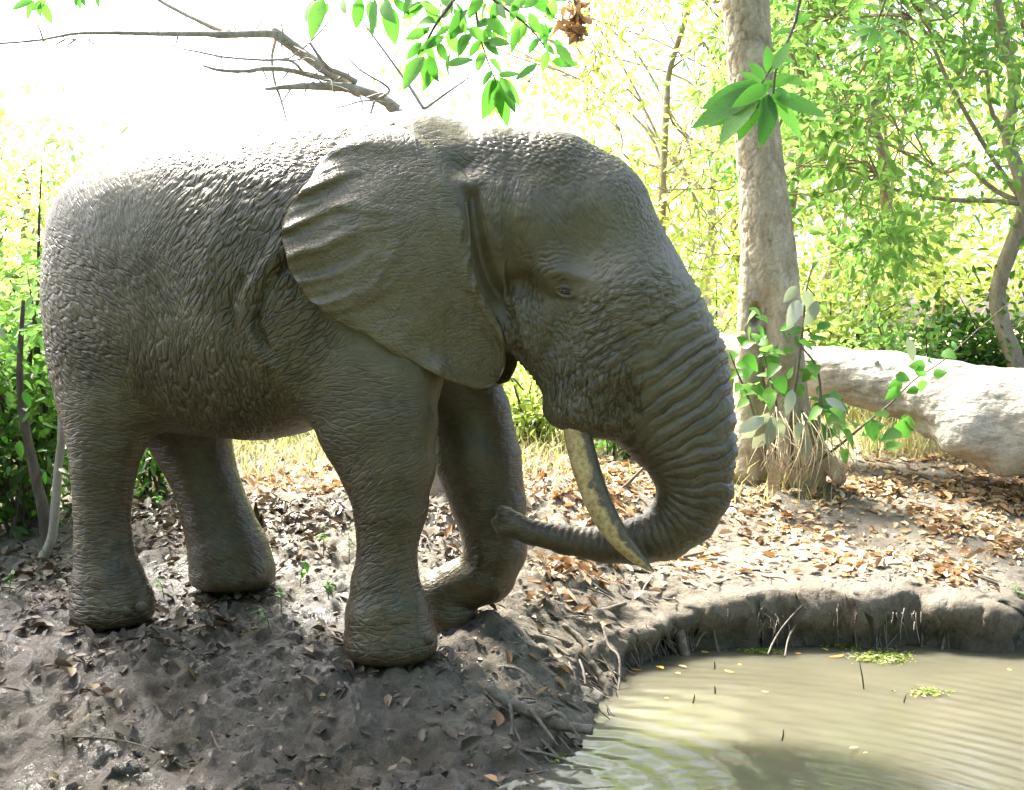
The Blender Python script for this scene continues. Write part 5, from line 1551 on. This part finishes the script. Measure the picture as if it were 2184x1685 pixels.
for sel, mt, nm, lab in ((rest[~muddy[rest]], F_LEAF, 'leaf_litter', 'carpet of dry tan leaves covering the bank around the fallen log'), (rest[muddy[rest]], MUD_LEAF, 'muddy_leaf_litter', 'trodden muddy leaves on the ground round the feet of the elephant')):
    d, u = leaf_dirs(sel)
    sz = RNG.uniform(.035, .12, len(sel)) * RNG.choice([.8, 1, 1.25], len(sel))
    v_, f_, r_ = leaf_cloud(np.c_[x[sel], y[sel], zz[sel] + .012 + .02 * RNG.random(len(sel))], d, sz, .52, u)
    tag(obj(nm, mesh_np(nm, v_, f_, attrs={'rnd': r_}), mt), lab, 'leaf litter', kind='stuff')
FL = [mats(leaf_mesh('fallen_leaf', 1, .5, .12, .35, .85, 5), F_LEAF1), mats(leaf_mesh('fallen_leaf', 1, .46, -.22, .2, .8, 5), F_LEAF1), mats(leaf_mesh('fallen_leaf', 1, .55, .3, -.25, .9, 5), F_LEAF1), mats(leaf_mesh('fallen_leaf', 1, .4, -.1, .6, .8, 5), F_LEAF1)]
d, u = leaf_dirs(single)
for k, i in enumerate(single):
    o = bpy.data.objects.new('fallen_leaf', FL[k % 4])
    o.matrix_world = Matrix.Translation((x[i], y[i], zz[i] + .02)) @ frame(d[k], u[k]) @ Matrix.Scale(float(RNG.uniform(.075, .14)), 4)
    col.objects.link(o)
    tag(o, 'dry curled tan leaf lying on the sunlit pond bank', 'leaf', 'fallen leaves on the sunlit bank')

# ------------------------------------------------------------------ roots washed out of the bank
ROOT = bark_mat('washed_root', (.07, .06, .045), (.13, .112, .088), (.21, .185, .15), 25, .7, .006, 1)
ROOTS = [([(1040, 1462, 10), (1062, 1480, 13), (1104, 1507, 15), (1159, 1528, 14), (1190, 1545, 13), (1228, 1553, 12), (1264, 1557, 11)], 7.05, 6.9, 'thick forked root reaching out over the water below the front foot'),
         ([(1200, 1296, 5), (1246, 1302, 8), (1273, 1306, 8), (1304, 1298, 7), (1336, 1286, 4)], 8.75, 8.9, 'pale root crossing the top of the bank above the inlet'),
         ([(1200, 1332, 5), (1233, 1359, 8), (1249, 1380, 8), (1258, 1408, 8), (1280, 1442, 9), (1295, 1467, 9), (1299, 1512, 12)], 8.3, 7.95, 'knobbly root running down the bank into the inlet'),
         ([(1286, 1335, 3), (1298, 1377, 3.5), (1320, 1402, 3), (1321, 1457, 2.5), (1309, 1510, 2)], 8.55, 8.0, 'thin pale root bent sharply above the inlet'),
         ([(1440, 1315, 9), (1446, 1334, 12), (1455, 1377, 12), (1472, 1425, 9)], 9.15, 8.95, 'stout root stub standing in the water against the bank'),
         ([(1168, 1380, 2.5), (1187, 1411, 3), (1206, 1436, 2)], 7.95, 7.8, 'short thin root on the slope left of the inlet'),
         ([(1130, 1444, 2.5), (1165, 1464, 3), (1184, 1488, 3), (1194, 1516, 2)], 7.5, 7.3, 'thin root arching down beside the thick forked root'),
         ([(1088, 1500, 4), (1093, 1544, 4), (1088, 1580, 3.5), (1080, 1625, 3)], 6.95, 6.75, 'root hanging straight down under the thick forked root'),
         ([(1092, 1540, 3), (1105, 1570, 3), (1121, 1606, 2)], 6.9, 6.75, 'thin root branching off under the thick forked root'),
         ([(1212, 1410, 2.5), (1220, 1430, 3), (1231, 1462, 2)], 8.0, 7.8, 'thin root dangling in the inlet'),
         ([(1236, 1408, 2.5), (1244, 1430, 3), (1249, 1460, 2)], 8.05, 7.85, 'thin root dangling in the inlet beside the knobbly root'),
         ([(1160, 1530, 6), (1190, 1520, 5), (1215, 1545, 4), (1240, 1580, 2)], 6.95, 6.8, 'side root of the thick forked one dipping to the water'),
         ([(1130, 1510, 5), (1160, 1550, 4), (1190, 1590, 2)], 6.95, 6.75, 'short side root under the thick forked root'),
         ([(735, 1455, 3), (760, 1490, 4), (764, 1530, 4), (752, 1580, 3), (742, 1640, 3)], 7.0, 6.6, 'thin root exposed on the mud face below the front foot'),
         ([(764, 1530, 3), (790, 1570, 2.5), (800, 1620, 2)], 6.85, 6.6, 'root fork on the mud face below the front foot'),
         ([(450, 1560, 2), (470, 1600, 3), (520, 1650, 3)], 6.6, 6.35, 'thin root on the mud slope in the shade'),
         ([(1100, 1330, 3), (1150, 1360, 4), (1180, 1375, 4), (1215, 1400, 3)], 8.3, 8.0, 'root lying along the slope between foot and inlet'),
         ([(1060, 1420, 3), (1110, 1430, 4), (1140, 1470, 3)], 7.55, 7.3, 'root on the slope right of the front foot'),
         ([(1530, 1340, 2.5), (1500, 1352, 3), (1484, 1380, 2)], 9.2, 9.05, 'thin root curling out beside the stout stub'),
         ([(1791, 1280, 2), (1758, 1262, 2), (1713, 1290, 1.8), (1671, 1335, 1.7), (1649, 1370, 2.2), (1638, 1396, 2)], 9.45, 8.85, 'long arched bare twig dipping from the bank into the water'),
         ([(1735, 1294, 2.6), (1696, 1336, 2.4), (1681, 1364, 2.2), (1674, 1402, 2)], 9.35, 8.85, 'second arched bare twig dipping into the water'),
         ([(2016, 1296, 4), (2019, 1342, 4), (2009, 1388, 3)], 9.35, 9.15, 'pale root hanging down the far bank'),
         ([(1856, 1305, 3), (1868, 1330, 3), (1870, 1388, 2)], 9.35, 9.15, 'pale root hanging down the middle of the far bank'),
         ([(1935, 1328, 2), (1900, 1370, 1.6), (1880, 1392, 1.4)], 9.3, 9.1, 'thin slanting root on the far bank'),
         ([(2090, 1300, 3), (2120, 1318, 3), (2150, 1345, 2)], 9.4, 9.25, 'slanting root at the corner of the far bank')]
for pts, D0, D1, lab in ROOTS:
    rows = []
    for i, (a, b, r) in enumerate(pts):
        D = D0 + (D1 - D0) * i / (len(pts) - 1)
        rows.append(np.r_[at(a, b, D), r * D / F])
    p0 = np.array(rows[0][:3])
    rows = [np.r_[r_[:3] - p0, r_[3]] for r_ in rows]
    me_o = tube('exposed_root', rows, 8, len(pts) * 7, ROOT, None, .35, len(pts) + int(D0 * 10))
    me_o.location = p0
    tag(me_o, lab, 'root', 'roots washed out of the pond bank')
# hair roots hanging under the lip
hp = []
sn = _SN[(_SN[:, 0] > .15) & (_SN[:, 0] < 4.6)]
for k in range(300):
    s_ = sn[RNG.integers(len(sn))]
    i = np.argmin(np.abs(_SN[:, 0] - s_[0]) + np.abs(_SN[:, 1] - s_[1]))
    tg = _SN[min(i + 3, len(_SN) - 1)] - _SN[max(i - 3, 0)]; tg /= np.linalg.norm(tg) + 1e-9
    nn = np.array([tg[1], -tg[0]])
    zt_ = min(gz_at(*(s_ - nn * .3)), .1) - RNG.uniform(.13, .26)
    if zt_ < ZW + .05 or noise(np.array([[s_[0] * 3.1, s_[1] * 3.1, 0]]), 5)[0] < -.1: continue
    a = np.r_[s_ + nn * RNG.uniform(.00, .08), zt_]
    b = np.r_[a[:2] + nn * RNG.uniform(.0, .1) + RNG.normal(0, .03, 2), max(ZW - .03, zt_ - RNG.uniform(.05, .26))]
    c = catmull(np.array([a, (a + b) / 2 + np.r_[RNG.normal(0, .02, 2), 0], b]), 6)
    v_, q_, t_ = tube_arrays(c, np.linspace(.0035, .0012, 6) * RNG.uniform(.6, 1.6), 4)
    hp.append((v_, [q_, t_]))
hv, hfc = merge(hp)
tag(obj('hair_roots', mesh_np('hair_roots', hv, hfc), ROOT), 'fine hair roots hanging under the lip of the pond bank', 'roots', kind='stuff')

# ------------------------------------------------------------------ sticks, seedlings, floating things
STICKS = [([(2055, 1215, 2.5), (2133, 1250, 3.5), (2184, 1286, 3.5), (2260, 1330, 3)], 9.7, 'thin dry stick lying over the corner of the far bank'), ([(1400, 1205, 4), (1450, 1190, 4), (1500, 1178, 3)], 9.75, 'dry stick lying beside the tip of the tusk'),
          ([(1672, 1218, 2.5), (1720, 1235, 3), (1770, 1262, 3), (1800, 1275, 2)], 9.65, 'thin stick lying on the bank among the leaves'), ([(1850, 1215, 3), (1890, 1205, 3), (1925, 1202, 2)], 9.9, 'short dark stick on the leaf-strewn bank'),
          ([(1270, 1090, 4), (1330, 1040, 4), (1385, 985, 3)], 11.3, 'dry stick propped behind the curl of the trunk'), ([(90, 1190, 3), (170, 1130, 3), (210, 1090, 2)], 9.3, 'thin stick lying by the hind leg'), ([(60, 1585, 2), (180, 1572, 2), (300, 1590, 2), (400, 1640, 2)], 6.45, 'thin straw-like stem lying on the wet mud')]
for pts, D, lab in STICKS:
    rows = []
    for a, b, r in pts:
        p = at(a, b, D)
        for _ in range(12):
            gzv = gz_at(p[0], p[1]) + r * D / F
            p = on_z(a, b, gzv) if gzv < 1.6 and 'propped' not in lab else p
            if p[1] > 14 or p[1] < 5: p = at(a, b, D)
        rows.append(np.r_[p, r * D / F])
    p0 = rows[0][:3].copy()
    o = tube('stick', [np.r_[r_[:3] - p0, r_[3]] for r_ in rows], 7, 24, TWIG, None, .2, 3)
    o.location = p0
    tag(o, lab, 'stick', 'dry sticks')
def ground_hit(px, py):
    r = ray(px, py); k = np.linspace(4, 16, 600)[:, None]
    P_ = CAMP + r * (k / r[1])
    g = ground_z(P_[:, :2])[0]
    i = np.argmax(P_[:, 2] < g)
    return np.r_[P_[i, :2], g[i]]
SEED = [(690, 1180, 'seedling with a few bright leaves under the belly'), (575, 1330, 'tiny bright green seedling between the feet'), (600, 1300, 'small seedling beside the tiny bright one'), (500, 1225, 'dull green weed by the far hind foot'), (570, 1205, 'leafy weed in front of the far hind foot'),
        (640, 1240, 'dark leafy weed in the shade under the belly'), (700, 1265, 'low green weed near the front foot'), (330, 1080, 'pale herb between the hind legs'), (2165, 1275, 'bright green seedling at the corner of the far bank'), (20, 1260, 'small green weed on the mud by the hind foot'), (350, 1265, 'small weed just ahead of the hind foot'), (745, 1190, 'bright weed beside the front leg')]
for px_, py_, lab in SEED:
    b0 = ground_hit(px_, py_ + 12)
    r_ = tag(empty('seedling', b0), lab, 'seedling', 'seedlings on the bank')
    hh = RNG.uniform(.1, .26)
    tip = np.array([RNG.normal(0, .04), RNG.normal(0, .04), hh])
    tube('stem', np.c_[np.array([(0, 0, -.02), tip * [.3, .3, .6], tip]), [.004, .003, .002]], 5, 10, TWIG, r_)
    for k in range(9):
        t = RNG.uniform(.35, 1)
        put_leaf(r_, (0, 0, 0), tip * t, RNG.normal(0, 1, 3) * [1, 1, .3], (0, 0, 1), RNG.uniform(.04, .085), OVAL)
tall = ground_hit(545, 1225)
r_ = tag(empty('seedling', tall), 'dark dry seed stalk standing in front of the far hind foot', 'stalk')
tube('stem', np.c_[np.array([(0, 0, -.02), (.01, 0, .2), (.03, 0, .42)]), [.006, .005, .004]], 6, 12, BARK_D, r_)
for a, d in (((.03, 0, .26), (.1, 0, 1)), ((.02, 0, .34), (-.1, 0, 1)), ((.0, 0, .1), (.3, -.1, .7))):
    put_leaf(r_, (0, 0, 0), a, d, (0, -1, 0), .17, [mats(leaf_mesh('leaf', 1, .25, .05, .2, .8), BARK_D)])

FLO = leaf_mat('floating_leaf', [(0, (.30, .14, .04)), (.4, (.42, .30, .06)), (.7, (.40, .2, .07)), (1, (.5, .45, .25))], [(0, (.2, .1, .03)), (1, (.3, .25, .06))], .1, .4, True)
FLM = [mats(leaf_mesh('floating_leaf', 1, .5, -.06, .12, .85, 4), FLO), mats(leaf_mesh('floating_leaf', 1, .6, .05, -.1, .9, 4), FLO)]
for i, (px_, py_, s_) in enumerate([(1255, 1512, .16), (1345, 1425, .09), (1400, 1420, .10), (1510, 1392, .09), (1465, 1423, .07), (1800, 1395, .14), (1795, 1375, .07), (1820, 1370, .06), (1765, 1388, .07), (1545, 1428, .08), (1440, 1434, .06), (1575, 1418, .05), (1830, 1593, .07), (1695, 1392, .05), (1850, 1391, .06), (2150, 1425, .05), (1850, 1604, .04), (1420, 1490, .05), (1960, 1478, .05), (1640, 1475, .05)]):
    p = on_z(px_, py_, ZW + .012)
    o = bpy.data.objects.new('floating_leaf', FLM[i % 2])
    o.matrix_world = Matrix.Translation(p) @ Matrix.Rotation(RNG.uniform(0, 6.28), 4, 'Z') @ Matrix.Rotation(RNG.normal(0, .08), 4, 'X') @ Matrix.Scale(s_, 4)
    col.objects.link(o)
    tag(o, 'fallen leaf floating on the muddy water', 'leaf', 'leaves floating on the pond')
for pts, lab in (([(1832, 1408), (1838, 1440), (1842, 1470)], 'dark reed stem standing in the water below the arched twigs'), ([(1481, 1480), (1478, 1500)], 'short dark stem in the water near the inlet'), ([(1523, 1410), (1524, 1428)], 'short dark stem in the water beside the stout root stub'), ([(1523, 1462), (1525, 1480)], 'tiny dark stem poking from the open water'), ([(1671, 1555), (1668, 1580)], 'dark stem standing in the rippled open water'), ([(1932, 1480), (1928, 1498)], 'dark stem beside the drifting weed')):
    b = on_z(pts[-1][0], pts[-1][1], ZW)
    t = at(pts[0][0], pts[0][1], b[1] - .01)
    o = tube('reed_stem', np.c_[np.array([b + [0, 0, -.15], b, (b + t) / 2 + [.004, 0, 0], t]) - b, [.006, .006, .005, .003]], 6, 12, BARK_D, None, .2)
    o.location = b
    tag(o, lab, 'stem', 'dark stems standing in the pond')
ALG = leaf_mat('water_weed', [(0, (.07, .10, .02)), (.6, (.13, .17, .03)), (1, (.2, .23, .05))], [(0, (.1, .15, .02)), (1, (.2, .25, .04))], .15, .4)
for (c0, c1, rx, ry, n_, lab) in ((1885, 1400, 45, 12, 420, 'patch of yellow-green weed floating under the far bank'), (1800, 1375, 60, 6, 160, 'strip of green weed along the foot of the far bank'), (1980, 1475, 35, 8, 120, 'sunken olive weed patch in the open water'), (1625, 1388, 40, 5, 120, 'green scum by the arched twigs'), (1180, 1600, 25, 18, 120, 'green scum under the thick forked root')):
    a = RNG.normal(0, .6, (n_, 2))
    P_ = np.array([on_z(c0 + rx * u, c1 + ry * v, ZW + .006) for u, v in a])
    P_[:, 2] += .006 * RNG.random(n_)
    v_, f_, rr_ = leaf_cloud(P_, np.c_[RNG.normal(0, 1, (n_, 2)), RNG.normal(0, .08, n_)], RNG.uniform(.015, .045, n_), .6, np.tile([0, 0, 1.0], (n_, 1)) + RNG.normal(0, .15, (n_, 3)))
    tag(obj('water_weed', mesh_np('water_weed', v_, f_, attrs={'rnd': rr_}), ALG), lab, 'water weed', kind='stuff')

# crumbs of bark, twig and leaf trodden into the mud
n = 5200
x = RNG.uniform(-3.6, 4.6, n); y = 6.0 + 4.0 * RNG.random(n)
zz, dd = ground_z(np.c_[x, y])
ok = (dd > .05) & (noise(np.c_[x * 2.3, y * 2.3, x * 0], 411) > -.35)
x, y, zz = x[ok], y[ok], zz[ok]
a = RNG.uniform(0, 6.28, len(x))
v_, f_, r_ = leaf_cloud(np.c_[x, y, zz + .006], np.c_[np.cos(a), np.sin(a), RNG.normal(0, .25, len(x))], RNG.uniform(.012, .05, len(x)), RNG.uniform(.25, .7), np.tile([0, 0, 1.0], (len(x), 1)) + RNG.normal(0, .3, (len(x), 3)))
CRUMB = leaf_mat('mud_crumb', [(0, (.03, .024, .016)), (.5, (.09, .07, .045)), (.85, (.17, .135, .09)), (1, (.3, .2, .09))], [(0, (.03, .02, .01)), (1, (.1, .06, .03))], .06, .45)
tag(obj('mud_debris', mesh_np('mud_debris', v_, f_, attrs={'rnd': r_}), CRUMB), 'crumbs of bark and leaf trodden into the mud bank', 'debris', kind='stuff')

# a tangle of roots on the bank of the inlet
hp = []
sn = _SN[(_SN[:, 0] > .3) & (_SN[:, 0] < 1.5) & (_SN[:, 1] > 6.3)]
for k in range(95):
    s_ = sn[RNG.integers(len(sn))] if k < 70 else _SN[(_SN[:, 0] > 1.5) & (_SN[:, 0] < 4.2)][RNG.integers(120)]
    i = np.argmin(np.abs(_SN[:, 0] - s_[0]) + np.abs(_SN[:, 1] - s_[1]))
    tg = _SN[min(i + 3, len(_SN) - 1)] - _SN[max(i - 3, 0)]; tg /= np.linalg.norm(tg) + 1e-9
    nn = np.array([tg[1], -tg[0]])
    a0 = s_ - nn * RNG.uniform(.12, .55) + RNG.normal(0, .05, 2)
    rows = []
    sl_ = RNG.normal(0, .35)
    for j, t in enumerate(np.linspace(0, 1, 6)):
        q_ = a0 + nn * (.75 * t) * RNG.uniform(.85, 1.1) + tg * (sl_ * t + RNG.normal(0, .03))
        g_ = gz_at(*q_)
        rows.append(np.r_[q_, max(g_ + .012 - .02 * (j == 0), ZW - .05)])
    c = catmull(np.array(rows), 18)
    r0_ = RNG.uniform(.004, .013)
    v_, q_, t_ = tube_arrays(c, np.linspace(r0_, r0_ * .35, 18), 6, .3, k)
    hp.append((v_, [q_, t_]))
hv, hfc = merge(hp)
tag(obj('root_tangle', mesh_np('root_tangle', hv, hfc), ROOT), 'tangle of thin roots washed bare on the bank of the inlet', 'roots', kind='stuff')
